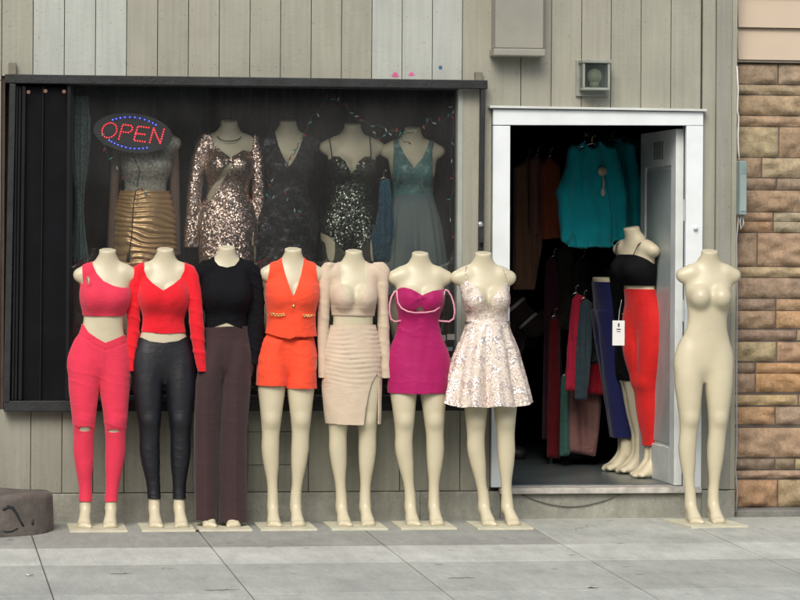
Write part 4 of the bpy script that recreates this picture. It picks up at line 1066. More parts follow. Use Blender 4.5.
def win_gold():
    m = wman('display window mannequin in sheer silver lace top and gold ruched skirt behind the lit sign', 144, 118, 146)
    g = m.grid(-44,44,z0=180,z1=284,h=1.3)
    f = smin(m.torso(g,0,k=12), m.arms(g), 4)
    t = m.cpoly([(100,100),(128,110),(130,136),(145,146),(160,136),(162,110),(200,100),(200,194),(100,194)])
    m.garment('lace_top', LACE, g, f, [t], .9, None, 1.0)
    for rows in ([(136,118,127),(145,112,124),(160,110,119),(200,108,117),(252,106,115)],[(136,162,171),(145,166,177),(160,168,178),(200,169,179),(255,171,180)]):
        g = m.grid(-48,48,z0=110,z1=284,h=1.3)
        V,Q = nets(g, g.full(sleeve(g, sl(m, rows, (4.5,6)))), 2); m.put('sheer_sleeve', V, Q, SHEER)
    g = m.grid(-44,44,-30,30,95,216,h=1.1); z=g.z
    tb = [((m.y0-py)/m.zs, a-m.x0, b-m.x0, 0, d) for py,a,b,d in ((188,121,166,12),(196,120,167,13),(215,116,171,16),(245,114.5,174,17),(272,114.5,174,16),(296,116,172,15))]
    f = smin(sleeve(g, tb), np.maximum(m.torso(g,.2), 172-g.Z), 3)
    def ru(V):
        ph = V[:,2]*.55+.10*V[:,0]*np.sin(V[:,2]*.05)+2.6*vnoise(V*np.array([.09,.06,.07]),5); return 2.0*np.abs(np.sin(ph))**.7
    c = m.cpoly([(80,191),(200,191),(200,285),(80,285)]); m.garment('gold_skirt', GOLDS, g, f, [c], .6, ru, 1.0)
def win_rose():
    m = wman('display window mannequin in a rose gold sequin dress with long sleeves and diagonal cut out', 227, 120, 227.5)
    g = m.grid(-48,48,z0=120,z1=284,h=1.2); z=g.z
    f = smin(m.torso(g,0,k=10), m.arms(g), 4)
    f = smin(f, column(g, 0*z-1, 0*z, tabz(z,[(110,29),(150,31),(165,31),(178,28),(195,20)],1), tabz(z,[(110,17),(160,16),(180,13),(195,8)],1), tabz(z,[(110,18),(160,18),(180,14),(195,8)],1), 122, 192), 5)
    s1 = sleeve(g, sl(m, [(134,200,212),(141,196,208),(160,190,204),(185,187,201),(215,185,198),(252,182.5,196)]))
    s2 = sleeve(g, sl(m, [(134,244,255),(141,248,260),(160,250,263),(185,251,264),(215,251,264),(250,251,263.5)]))
    f = smin(smin(f, s1, 2), s2, 2)
    body = m.cpoly([(150,100),(203,125),(209,134),(214,146),(221,152),(229,158),(236,154),(241,150),(249,152),(252,140),(253,130),(300,110),(300,245),(250.5,245),(252,225),(254,276),(198,276),(199,225),(197,247.5),(150,247.5)])
    cut = lambda V: np.where(V[:,1]<0, -polysdf(m.xe(V), V[:,2], m.P([(228,161),(233,163),(215,192),(207,203),(205,196),(214,182)])), -9)
    m.garment('sequin_dress', ROSE, g, f, [body, cut], .9, folds(.3,71), 1.0)
    b = MB(); b.tube([m.pt(227.5+12*math.sin(a), -9*math.cos(a)-3, 138+5.5*math.cos(a)-2) for a in np.linspace(-1.9,1.9,17)], .0025, 6)
    b.build('necklace', m_plain('dark_chain',(.08,.05,.04),.4,.8), m.root, smooth=True)
def win_lace():
    m = wman('display window mannequin in a black beaded lace dress with deep V neckline', 286, 120, 286.5)
    g = m.grid(-44,44,z0=110,z1=284,h=1.3); z=g.z
    f = smin(m.torso(g,0,k=12), m.arms(g), 4)
    f = smin(f, column(g, 0*z-1, 0*z, tabz(z,[(100,29),(150,31),(165,31),(178,28),(195,20)],1), tabz(z,[(100,17),(160,16),(180,13),(195,8)],1), tabz(z,[(100,18),(160,18),(180,14),(195,8)],1), 112, 192), 5)
    c = m.cpoly([(250,132),(273,131),(277,146),(282,158),(287.5,167.5),(294,158),(299,146),(303,131),(325,134),(319,142),(316,158),(330,170),(330,285),(240,285),(240,170),(258,158),(254,142)])
    m.garment('lace_dress', BLACE, g, f, [c], .9, folds(.4,72), 1.0)
def win_green():
    m = wman('display window mannequin in a dark green sequin romper with thin straps and narrow plunge', 350, 123, 351)
    g = m.grid(z0=120,z1=284,h=1.2)
    f = m.torso(g,0,k=8); f = smin(f, m.leg(g,m.L),5); f = smin(f,m.leg(g,m.R),4)
    c = m.cpoly([(310,160),(328,160),(331,156.5),(338,157),(344,162),(347.5,169),(350.5,175),(353.5,169),(357,162),(363,157),(369,156.5),(372,160),(390,160),(390,228),(372,236),(360,249),(350,258),(341,249),(328,236),(310,228)])
    t = m.garment('romper', GSEQ, g, f, [c], .9, folds(.2,73), 1.0)
    g2 = m.grid(-36,36,-26,30,60,170,1.4); z = g2.z
    V,Q = nets(g2, g2.full(column(g2, 0*z, 0*z+1, np.interp(z,[60,110,150,168],[29,31,31,27]), np.interp(z,[60,168],[20,16]), np.interp(z,[60,168],[20,22]), 62, 167)),2)
    V,Q = clip(V,Q,m.cpoly([(300,222),(324,226),(337,243),(350,261),(363,243),(376,226),(400,222),(400,400),(300,400)])(V)); m.put('mesh_skirt',V,Q,m_sheer('black_mesh',(.03,.03,.028),.72))
    for pl in ([(330.5,158),(329.5,150),(327.5,140),(328,133)],[(369.5,158),(369.5,150),(368.5,140),(368,133)]):
        b = MB(); b.tube([m.pt(x,d,y) for (x,y),d in zip(pl,(-14,-12,-8,-1))], .003, 6); b.build('strap', BLACK, t, True)
def win_teal():
    m = wman('display window mannequin in a teal lace dress with gathered tulle skirt', 412, 127, 411)
    g = m.grid(z0=180,z1=284,h=1.3)
    f = smin(m.torso(g,0,k=10), m.arms(g),4)
    c = m.cpoly([(380,139),(396,138.5),(399,147),(405,158),(413,168.5),(421,158),(426,147),(429,138),(434,138),(431,150),(432,200),(390,200),(392,150),(391,139)])
    m.garment('lace_bodice', TEAL, g, f, [c], .9, folds(.2,74), 1.0)
    g = m.grid(-48,48,-40,40,95,212,1.3); z=g.z
    fold = lambda th,Z: np.clip((205-Z)/60,0,1.2)*(2.0*np.sin(11*th)+1.2*np.sin(19*th+1))
    f = column(g, 0*z, 0*z, np.interp(z,[100,150,180,207],[35,31,27,20]), np.interp(z,[100,150,207],[26,24,13]), np.interp(z,[100,150,207],[26,24,13]), 98, 206, fold=fold)
    V,Q = nets(g,g.full(f),2); m.put('tulle_skirt', V, Q, TULLE)
for fn in (win_gold, win_rose, win_lace, win_green, win_teal): fn()

# hanging garments: slab shaped implicit cloth with folds
def drape(name, label, cat, Y, poly, mat, t=3.0, fold=1.2, fx=.35, seed=0, group=None, h=1.3, parts=(), dy=0, rz=0):
    xs = [p[0] for p in poly]; ys = [p[1] for p in poly]; x0 = sum(xs)/len(xs); yt = min(ys)
    p = U(x0, yt, Y); s_ = depth(p.x, Y)/F
    e = empty(name, (p.x, Y, p.z), rz, label, cat, group)
    P = [(a-x0, yt-b) for a,b in poly]
    g = Grid(((min(xs)-x0-3,max(xs)-x0+3),(-t-fold*2-4,t+fold*2+4),(yt-max(ys)-3,3)), h)
    XX, ZZ = np.meshgrid(g.x, g.z, indexing='ij')
    d2 = polysdf(XX, ZZ, P)
    dep = np.clip(-ZZ/40,0.15,1.0)
    fo = fold*dep*(np.sin(XX*fx*2+seed+ .6*np.sin(ZZ*.05+seed))+.6*np.sin(XX*fx*4.3+2*seed+.03*ZZ))
    fv = smax(d2[:,None,:], np.abs(g.Y-fo[:,None,:])-t*np.clip(.35-d2*.18,.3,1)[:,None,:], 1.5)
    V,Q = nets(g, fv, 2)
    mesh_obj('cloth', V*s_, Q, mat, e)
    b = MB(); hz = 0
    b.tube([((q[0])*s_, 0, q[1]*s_) for q in ((-5,-2.2),(0,.6),(5,-2.2))], .0035, 6); b.tube([(0,0,.5*s_),(0,0,6*s_),(2*s_,0,8*s_),(3*s_,0,6.5*s_)], .002, 6)
    b.build('hanger', SILVM, e, smooth=True)
    return e, s_, x0, yt
TURQ = m_fabric('turquoise_knit', (.0,.30,.36), rib=26, ribaxis='x', wr=.4, wscale=9)
def sweater(px, py, Y, rz, label, w=1.0, L=108):
    p = U(px, py, Y); s_ = .0056; e = empty('sweater', p, rz, label, 'sweater', 'turquoise sweaters on the high rail')
    g = Grid(((-46,46),(-15,15),(-122,6)),1.3); z = g.z
    tb = [(-L,23,7),(-L+5,21,6),(-L+12,25,9),(-60,25.5,8),(-25,24,7),(-10,22,5.5),(-4,16,4),(0,9,3),(4,4,2)]
    fold = lambda th,Z: .9*np.sin(8*th+.05*Z)
    f = column(g, 0*z, 0*z, tabz(z,tb,1)*w, tabz(z,tb,2), tabz(z,tb,2), -L, 3, fold=fold)
    for q in (-1,1):
        a = cap(g, (q*19*w,0,-9), (q*29*w,-1.5,-52), 6.5, 7.5); b_ = cap(g, (q*29*w,-1.5,-52), (q*(30+2*q)*w,-2,-99), 7.5, 5.8)
        f = smin(f, smin(a,b_,3), 2.5)
    f = smax(f, -cap(g,(0,-3,6),(0,-1,0),6.5), 1.0)
    V,Q = nets(g, g.full(f), 2); n = normals(V,Q); V = V+n*(2.0*vnoise(V*np.array([.3,.2,.09]), int(px)))[:,None]
    mesh_obj('knit_body', V*s_, Q, TURQ, e)
    b = MB(); b.tube([(0,0,-.02),(0,0,.03),(.012,0,.045),(.022,0,.035)], .002, 6); b.tube([(-.10,0,-.035),(0,0,.0),(.10,0,-.035)], .005, 8); b.build('hanger', SILVM, e, smooth=True)
    return e
sw = sweater(592,143,.95,R(6),'turquoise knit sweater with a pale round tassel brooch, leftmost on the high rail', 1.02)
b = MB(); b.cyl((.045,-.060,-.165),.027,.006,18,'y'); b.tube([(.045,-.062,-.19),(.052,-.066,-.23),(.048,-.066,-.26)],.006,6); b.ball((.047,-.066,-.285),.017,10,8,sc=(.8,.6,1.5))
b.build('brooch', m_plain('pale_shell',(.45,.42,.33),.4), sw, smooth=True)
sweater(612,139,1.15,R(-28),'turquoise knit sweater hanging second from the left on the high rail', .9)
sweater(621,138,1.32,R(-34),'turquoise knit sweater hanging third from the left on the high rail', .9)
sweater(624,137,1.5,R(-12),'turquoise knit sweater at the right end of the high rail by the open door', .95,114)
m = MB(); a = U(585,134,1.2); m.tube([(0,0,0),(.42,.65,0)], .012, 10); m.tube([(.2,.31,0),(.2,.31,2.75-a.z)], .008, 8)
o = m.build('clothes_rail', SILVM, None, smooth=True); o.location = a; tag(o,'high metal clothes rail carrying the turquoise sweaters','clothes rail')

dm = lambda n,c: m_fabric(n, c, wr=.35)
drape('coat','dark brown coat hanging in the dim left side of the shop','coat',1.9,[(513,168),(528,158),(540,170),(543,245),(536,290),(513,290)],dm('brown_coat',(.30,.17,.11)),5,1.5,seed=1)
drape('blouse','rust brown blouse hanging in the dim back behind the turquoise sweaters','blouse',1.7,[(540,162),(549,156),(560,164),(563,238),(541,240)],dm('rust_cloth',(.36,.09,.04)),4,1.3,seed=2)
drape('blouse','dusty rose blouse hanging between the brown coat and the rust blouse','blouse',1.8,[(529,160),(537,155),(546,163),(548,232),(530,236)],dm('rose_cloth',(.30,.15,.13)),4,1.3,seed=7)
drape('dress','dark red dress hanging at the left end of the lower rail','dress',1.75,[(549,322),(554,316),(560,322),(562,460),(547,458)],dm('wine_cloth',(.14,.006,.012)),5,1.4,seed=3)
drape('trousers','muted teal trousers hanging behind the red top on the lower rail','trousers',1.55,[(561,375),(569,375),(571,456),(560,457)],dm('teal_cloth',(.05,.14,.12)),5,1.0,seed=4)
drape('blouse','bright pinkish red long blouse hanging on the lower rail','blouse',1.35,[(572,299),(577,293),(586,297),(584,330),(580,392),(565,391),(567,350)],dm('crimson_cloth',(.42,.012,.045)),5,1.4,seed=5)
drape('jacket','dark slate blue jacket hanging right of the bright red blouse','jacket',1.30,[(580,303),(586,298),(593,303),(592,350),(588,401),(575,400),(576,350)],dm('slate_cloth',(.035,.06,.075)),4,1.2,seed=6)
drape('denim_jacket','faded denim jacket hanging beside the blue trousers','jacket',1.5,[(588,318),(594,312),(601,318),(602,362),(591,363)],m_fabric('denim',(.10,.13,.15),wr=.6,wscale=30),5,1.2,seed=8)
drape('trousers','dusty pink wide trousers hanging lowest on the lower rail','trousers',1.6,[(567,378),(603,378),(602,410),(596,457),(584,455),(567,452)],dm('dusty_pink',(.27,.135,.125)),5,2.2,fx=.13,seed=9)
drape('blouse','short scarlet blouse hanging above the dusty pink trousers','blouse',1.5,[(590,364),(603,362),(610,372),(611,396),(587,394)],dm('scarlet_cloth',(.40,.012,.03)),4,1.2,seed=10)
drape('dress','very dark plum dress hanging between the dim coats and the red blouse','dress',2.0,[(545,262),(551,256),(558,262),(562,330),(566,440),(543,440)],dm('plum_cloth',(.10,.03,.05)),5,1.5,seed=21)
drape('jacket','dark olive jacket hanging below the rust brown blouse','jacket',2.1,[(556,250),(564,244),(574,250),(578,300),(574,330),(556,330)],dm('olive_cloth',(.08,.075,.05)),5,1.5,seed=22)
drape('dress','dark charcoal patterned dress hanging behind the red blouse','dress',1.9,[(575,262),(583,256),(592,262),(596,330),(590,440),(572,440)],dm('charcoal_cloth',(.05,.05,.06)),5,1.5,seed=23)
drape('dress','black dress hanging below the turquoise sweaters','dress',1.35,[(598,240),(607,234),(618,242),(622,300),(596,300)],BLACK,5,1.3,seed=11)
a = U(552,312,1.8); m = MB(); m.tube([(0,0,0),(.16,-.35,.0),(.33,-.62,.0)], .011, 10); 
for q in ((0,0),(.33,-.62)): m.tube([(q[0],q[1],0),(q[0],q[1],zfl-a.z)], .010, 8)
o = m.build('clothes_rail', SILVM, None, smooth=True); o.location = a; tag(o,'low metal clothes rail carrying the red blouse and dusty pink trousers','clothes rail')

# side facing figures just inside the door
REDJ = m_fabric('red_denim', (.62,.012,.012), wr=.12, wscale=16, rough=.75)
NAVY = m_fabric('navy_crepe', (.008,.011,.075), wr=.15)
def side(label, x0, Y, H, rz, spread=9, mat=SKIN2, h=1.3):
    X = U(x0, 400, Y).x
    L = [x0-13,x0-12,x0-spread,x0-spread,x0-spread+1,x0-spread,x0-spread]; Rr = [2*x0-v for v in L]
    m = Man(label, x0, 0, x0, x0, x0, x0, L, Rr, rz=rz, mat=mat, loc=(X,Y,zfl), H=H, h=h); m.tan = 0; return m
def zc(lo, hi): return lambda V: np.maximum(lo-V[:,2], V[:,2]-hi)
def side_red():
    m = side('side view mannequin in tight red jeans and black crop top just inside the doorway', 645, .62, 251, R(-64), 4); m.shear=.17; m.shlow=.06; m.body()
    g = m.grid(z0=190,z1=284,h=1.2); f = smin(m.torso(g,0,k=12), m.arms(g),4)
    x = lambda V: V[:,0]
    top = lambda V: np.maximum(213-V[:,2], V[:,2]-np.interp(V[:,1],[-15,0,15],[250,238,233]))
    arm = lambda V: np.abs(V[:,0])-26.0
    t = m.garment('crop_top', BLACK, g, f, [top, arm], .9, None, 1.0)
    for q in (-1,1):
        b = MB(); b.tube([(q_x*m.sc,(q_y-m.shear*(q_z-165))*m.sc,q_z*m.sc*m.zs) for q_x,q_y,q_z in ((q*14,-14,246),(q*17,-8,258),(q*17,3,264.5),(q*15,13,252),(q*14,15,236))], .003, 6); b.build('strap', BLACK, t, True)
    g = m.grid(z0=20,z1=212,h=1.1); f = smin(m.torso(g,0), m.leg(g,m.L,1.8),5); f = smin(f,m.leg(g,m.R,1.8),4)
    f = smin(f, ell(g,(0,14.5,160),(23,14,19)), 6)
    j = m.garment('jeans', REDJ, g, f, [zc(35.5,209)], .9, folds(.4,81), 1.0)
    b = MB(); s_ = m.sc
    gold = m_plain('gold_thread',(.55,.38,.15),.5)
    b.tube([(-22.5*s_,(-9-2.7+i*1.6)*s_,(181+.6*math.sin(i*2))*s_*m.zs) for i in range(6)], .0022, 5); b.build('pocket_stitch', gold, j)
    for yy in (-5,5):
        b = MB(); b.tube([(-20.9*s_,yy*s_,206*s_*m.zs),(-22.2*s_,yy*s_,198*s_*m.zs),(-24.6*s_,yy*s_,190*s_*m.zs)], .002, 5); b.build('seam_stitch', gold, j)
    for i in range(4):
        b = MB(); b.cyl((-10.6*s_-.002,(6.2)*s_,(38+i*4.4)*s_*m.zs),.004,.004,10,'x'); b.build('ankle_button', gold, j)
side_red()
def half(m, zt_):
    g = m.grid(z0=-2,z1=zt_+2)
    f = m.torso(g)
    for xs,q in ((m.L,-1),(m.R,1)): f = smin(f, smin(m.leg(g,xs), m.foot(g,xs,-q),4), 4)
    f = np.maximum(f, g.Z-zt_); V,Q = nets(g,g.full(f),2); m.put('body',V,Q,m.mat)
def side_black():
    m = side('half mannequin form in black cycling shorts between the navy trousers and red jeans', 626, .98, 258, R(-88), 7); m.shlow = m.shear = .09; half(m, 214)
    g = m.grid(z0=80,z1=222,h=1.3); f = smin(m.torso(g,0), m.leg(g,m.L),5); f = smin(f,m.leg(g,m.R),4)
    m.garment('shorts', BLACK, g, f, [zc(100,218)], .9, folds(.3,82), 1.0)
def side_navy():
    m = side('half mannequin form in dark navy trousers nearest the hanging clothes', 608, 1.15, 262, R(-90), 6); m.shlow = m.shear = .12; half(m, 206)
    g = m.grid(-30,30,-26,26,20,206,h=1.2); z = g.z
    f = m.torso(g,.2); 
    for xs in (m.L,m.R): f = smin(f, column(g, tabz(z,list(zip(LZ,xs)),1,7), 0*z, np.interp(z,[30,100,165],[9,11,14.5]), np.interp(z,[30,100,165],[11,13,14]), np.interp(z,[30,100,165],[11,13,15]), 32, 170), 3)
    m.garment('trousers', NAVY, g, f, [zc(36,201)], .9, folds(.4,83), 1.0)
side_black(); side_navy()
p = U(618.5,333,.40); e = empty('price_tag', p, R(-8), 'white paper price tag hanging on a string beside the red jeans', 'price tag')
m = MB(); w,hh = .034,.070; m.box(-w,w,-.001,.001,-hh,hh); m.build('card', m_plain('tag_paper',(.72,.73,.72),.6,var=.02), e)
m = MB(); m.box(-.004,.006,-.0022,-.0012,.035,.055); m.box(-.012,.013,-.0022,-.0012,.018,.024); m.box(-.009,.010,-.0022,-.0012,.006,.010); m.build('print_mark', m_plain('tag_ink',(.06,.06,.06),.6), e)
m = MB(); m.tube([(0,0,hh-.004),(.006,.02,hh+.05),(.02,.05,hh+.115)], .0014, 5); m.build('string', m_plain('tag_string',(.6,.58,.55),.7), e)

# woman in the dim shop reaching to the rail
def person():
    px, Yp = 513, 2.3
    X = U(px,300,Yp).x; e = empty('person', (X,Yp,zfl), 0, 'person in dark brown jacket with white sleeve stripes reaching right inside the dim shop', 'person')
    g = Grid(((-32,62),(-30,30),(0,136)),1.0)
    u = .01
    J = m_fabric('brown_jacket',(.035,.022,.018),wr=.5); SK = m_plain('skin',(.30,.17,.12),.5,var=.05); HR = m_plain('dark_hair',(.02,.012,.01),.5,bs=.5,bscale=90)
    TR = m_fabric('dark_trousers',(.015,.016,.022))
    hx, hz = 2, 118
    def bodyf(g, gr=0):
        f = smin(ell(g,(-6,0,86),(14+gr,18+gr,24+gr)), ell(g,(-12,0,66),(14+gr,17+gr,15+gr)), 8)
        f = smin(f, cap(g,(-4,0,98),(-1,0,108),6+gr,5.2+gr), 4)
        for q in (-1,1):
            f = smin(f, cap(g,(-12,q*9,62),(-8,q*10,34),8.5+gr,6+gr),4); f = smin(f, cap(g,(-8,q*10,34),(-13,q*10,8),5.8+gr,4+gr),3)
            f = smin(f, cap(g,(-13,q*10,5),(2,q*11,3.5),4.2+gr,3.5+gr),3)
        f = smin(f, cap(g,(-4,-17,97),(9,-20,82),5.8+gr,4.6+gr),4); f = smin(f, cap(g,(9,-20,82),(34,-16,101),4.4+gr,3.0+gr),2.5)
        f = smin(f, cap(g,(-4,17,97),(4,20,74),5.8+gr,4.6+gr),4); f = smin(f, cap(g,(4,20,74),(24,16,72),4.4+gr,3.0+gr),2.5)
        return f
    f = bodyf(g)
    hd = ell(g,(hx,0,hz),(9.3,7.4,11)); hd = smin(hd, ell(g,(hx+4.5,0,hz-7),(5,4.6,4.5)),3)
    hd = smin(hd, cap(g,(hx+8.6,0,hz+.5),(hx+10.3,0,hz-2.6),.9,1.3),1.5)
    for q in (-1,1):
        hd = smax(hd, -ell(g,(hx+9.2,q*3.1,hz+.6),(1.6,1.7,1.2)),1); hd = smin(hd, ell(g,(hx-.5,q*7.4,hz-1),(1.8,.9,3)),.8)
    hd = smin(hd, cap(g,(hx+8.6,-1.6,hz-5.6),(hx+8.6,1.6,hz-5.6),.8,.8),.8)
    f = smin(f, hd, 3)
    V,Q = nets(g, g.full(f),1); Vs=[V]; Qs=[Q]; base=len(V)
    for (c, q, dx) in (((34,-16,101),-1,(.8,.05,.45)),((24,16,72),1,(1,0,-.05))):
        g2 = Grid(((c[0]-4,c[0]+22),(c[1]-8,c[1]+8),(c[2]-10,c[2]+16)),.5)
        d = Vector(dx).normalized(); n_ = Vector((0,1,0)); up = d.cross(n_).normalized()
        o = Vector(c); pm = o+d*8
        f2 = cap(g2,tuple(o),tuple(o+d*3),2.6,2.5)
        for k in range(4):
            b0 = o+d*3.2+n_*(k-1.5)*1.2; b1 = pm+n_*(k-1.5)*1.9
            f2 = smin(f2, cap(g2,tuple(b0),tuple(b1),1.5,1.1),1.2)
        for k in range(4):
            ln = [3.0,3.5,3.3,2.6][k]; b1 = pm+n_*(k-1.5)*1.9; b2 = b1+d*ln-up*.8; b3 = b2+d*ln*.5-up*ln*.7
            f2 = smin(f2, np.minimum(cap(g2,tuple(b1),tuple(b2),.9,.8), cap(g2,tuple(b2),tuple(b3),.8,.65)),.3)
        t0 = o+d*3.5+n_*q*(-2.0); t1 = t0+d*2.5+n_*q*(-2.2)-up*1; t2 = t1+d*2.6-up*.8
        f2 = smin(f2, np.minimum(cap(g2,tuple(t0),tuple(t1),1.2,.95), cap(g2,tuple(t1),tuple(t2),.95,.75)),.5)
        v,qq = nets(g2, g2.full(f2),1); Vs.append(v); Qs.append(qq+base); base += len(v)
    mesh_obj('body', np.concatenate(Vs)*u, np.concatenate(Qs), SK, e)
    V,T = nets(g, g.full(bodyf(g,.2)),2); n = normals(V,T); V = V+n*(1.0+.8*vnoise(V*np.array([.3,.3,.3]),91))[:,None]
    jk = lambda V: np.maximum(58-V[:,2], np.maximum(V[:,2]-104-.0*V[:,0], V[:,0]-32.5))
    v,t = clip(V,T,jk(V)); j = mesh_obj('jacket', v*u, t, J, e, solid=.006)
    tr = lambda V: np.maximum(7-V[:,2], np.maximum(V[:,2]-66, V[:,0]-6.)); v,t = clip(V,T,tr(V)*1.0); mesh_obj('trousers', (v*np.array([.99,.99,1]))*u, t, TR, e)
    sh = lambda V: V[:,2]-8.; v,t = clip(V,T,sh(V)); mesh_obj('shoes', (v+np.array([0,0,.1]))*u, t, m_plain('dark_shoe',(.02,.018,.018),.5), e)
    WS = m_plain('white_stripe',(.45,.45,.42),.7)
    def ring(a,b,t,r,w):
        a=Vector(a);b=Vector(b); p=a.lerp(b,t); d=(b-a).normalized(); m=MB(); m.tube([(p-d*w)*u,(p+d*w)*u], r*u, 20, caps=False); o=m.build('stripe',WS,j,True,solid=.002)
    ring((-4,-17,97),(9,-20,82),.15,8.0,1.0); ring((-4,-17,97),(9,-20,82),.75,7.2,.9); ring((9,-20,82),(34,-16,101),.5,6.2,.9)
    ring((9,-20,82),(34,-16,101),.85,5.2,.9)
    hg = Grid(((hx-14,hx+12),(-12,12),(hz-16,hz+14)),.8)
    hf = smin(ell(hg,(hx-1.2,0,hz+1.5),(10,8.6,11.3)), cap(hg,(hx-8,0,hz-1),(hx-9.5,0,hz-10),5,3.6),3)
    hf = smax(hf, -ell(hg,(hx+9,0,hz-5),(8.2,7.4,11)),1.0); hf = smax(hf, -ell(hg,(hx+1.5,0,hz-8),(5.5,12,7)),1)
    v,q = nets(hg,hg.full(hf),1); mesh_obj('hair', v*u, q, HR, e)
    ey = MB(); 
    for q in (-1,1): ey.ball(((hx+7.9)*u,q*3.1*u,(hz+.6)*u),.011,8,6)
    ey.build('eyes', m_plain('eye_white',(.5,.48,.45),.2), e, smooth=True)
person()

# ------------------------------------------------------------------ lit sign, string lights, tinsel
def sign():
    c = U(133,133,.16); s_ = depth(c.x,.16)/F
    e = empty('open_sign', c, 0, 'oval sign reading OPEN in red lights with blue lights above and below', 'sign')
    e.rotation_euler = (0, R(6), 0)
    n = 64; A,Bq = 39.5*s_, 19.5*s_; V=[]; 
    for y in (-.008,.012):
        for k in range(n): t=2*math.pi*k/n; V.append((A*math.cos(t),y,Bq*math.sin(t)))
    Fs=[tuple(range(n)), tuple(range(2*n-1,n-1,-1))]+[(k,n+k,n+(k+1)%n,(k+1)%n) for k in range(n)]
    mesh_obj('panel', V, Fs, m_plain('sign_panel',(.045,.05,.055),.35,var=.1), e, smooth=False)
    RL = m_emit('red_led',(1,.035,.05),2.4); BL = m_emit('blue_led',(.09,.12,1),2.6)
    RF = m_emit('red_tube_glow',(.3,.015,.02),.07)
    def dots(path, step=2.5):
        out=[]; 
        for pl in path:
            L=[0]
            for a,b in zip(pl,pl[1:]): L.append(L[-1]+math.dist(a,b))
            k=max(1,round(L[-1]/step))
            for i in range(k+1):
                d=L[-1]*i/k; 
                for j in range(len(pl)-1):
                    if d<=L[j+1]+1e-6: q=(d-L[j])/(L[j+1]-L[j]); out.append((pl[j][0]+(pl[j+1][0]-pl[j][0])*q, pl[j][1]+(pl[j+1][1]-pl[j][1])*q)); break
        res=[]
        for o in out:
            if all(math.dist(o,r)>1.1 for r in res): res.append(o)
        return res
    h=14.5
    O_=[[(7+7.2*math.cos(t)+.0, 7.2+7.6*math.sin(t)) for t in np.linspace(0,2*math.pi,25)]]
    P_=[[(0,0),(0,h),(8,h),(10.5,12.5),(10.5,9.5),(8,7.2),(0,7.2)]]
    E_=[[(11,0),(0,0),(0,h),(11,h)],[(0,7.2),(9,7.2)]]
    N_=[[(0,0),(0,h),(10.5,0),(10.5,h)]]
    for letter,x0 in ((O_,-32),(P_,-13.5),(E_,1.5),(N_,17.5)):
        m = MB(); bk = MB()
        for (a,b) in dots(letter): 
            m.ball(((x0+a+b*.16)*s_, -.011, (b-7.4)*s_), .72*s_, 8, 6)
        o = m.build('letter', RL, e, smooth=True)
        for pl in letter: bk.tube([((x0+a+b*.16)*s_, -.0085, (b-7.4)*s_) for a,b in pl], 1.0*s_, 6)
        bk.build('letter_channel', RF, o, smooth=True)
    for sg_ in (1,-1):
        m = MB(); bk = MB(); pts=[]
        for k in range(11):
            t = (k-5)/5*(.98 if sg_>0 else .85)+(0 if sg_>0 else -.22); x = 26*math.sin(t)*1.0; z = sg_*(15.6-.0105*x*x)
            pts.append((x,z)); m.ball((x*s_,-.011,z*s_),.8*s_,8,6)
        o = m.build('light_arc', BL, e, smooth=True)
        bk.tube([(x*s_,-.0085,z*s_) for x,z in pts], 1.1*s_, 6); bk.build('arc_channel', m_emit('blue_tube_glow',(.03,.04,.30),.10), o, smooth=True)
    m = MB(); m.tube([(-.1,0,Bq*.8),(-.1,.0,.32)],.0012,5); m.build('hanging_wire',m_plain('wire_black',(.02,.02,.02)),e)
    m = MB(); m.tube([(.1,0,Bq*.8),(.1,.0,.32)],.0012,5); m.build('hanging_wire',m_plain('wire_black2',(.02,.02,.02)),e)
    m = MB(); P0=[(0,-Bq*.95),(.06,-.2),(.045,-.38),(.055,-.55),(.05,-.66)]; m.tube([(x,0,z) for x,z in P0],.003,6); m.cyl((.05,0,-.70),.010,.045,10); m.build('power_cord',m_plain('cord_black',(.012,.012,.012),.5),e,smooth=True)
sign()
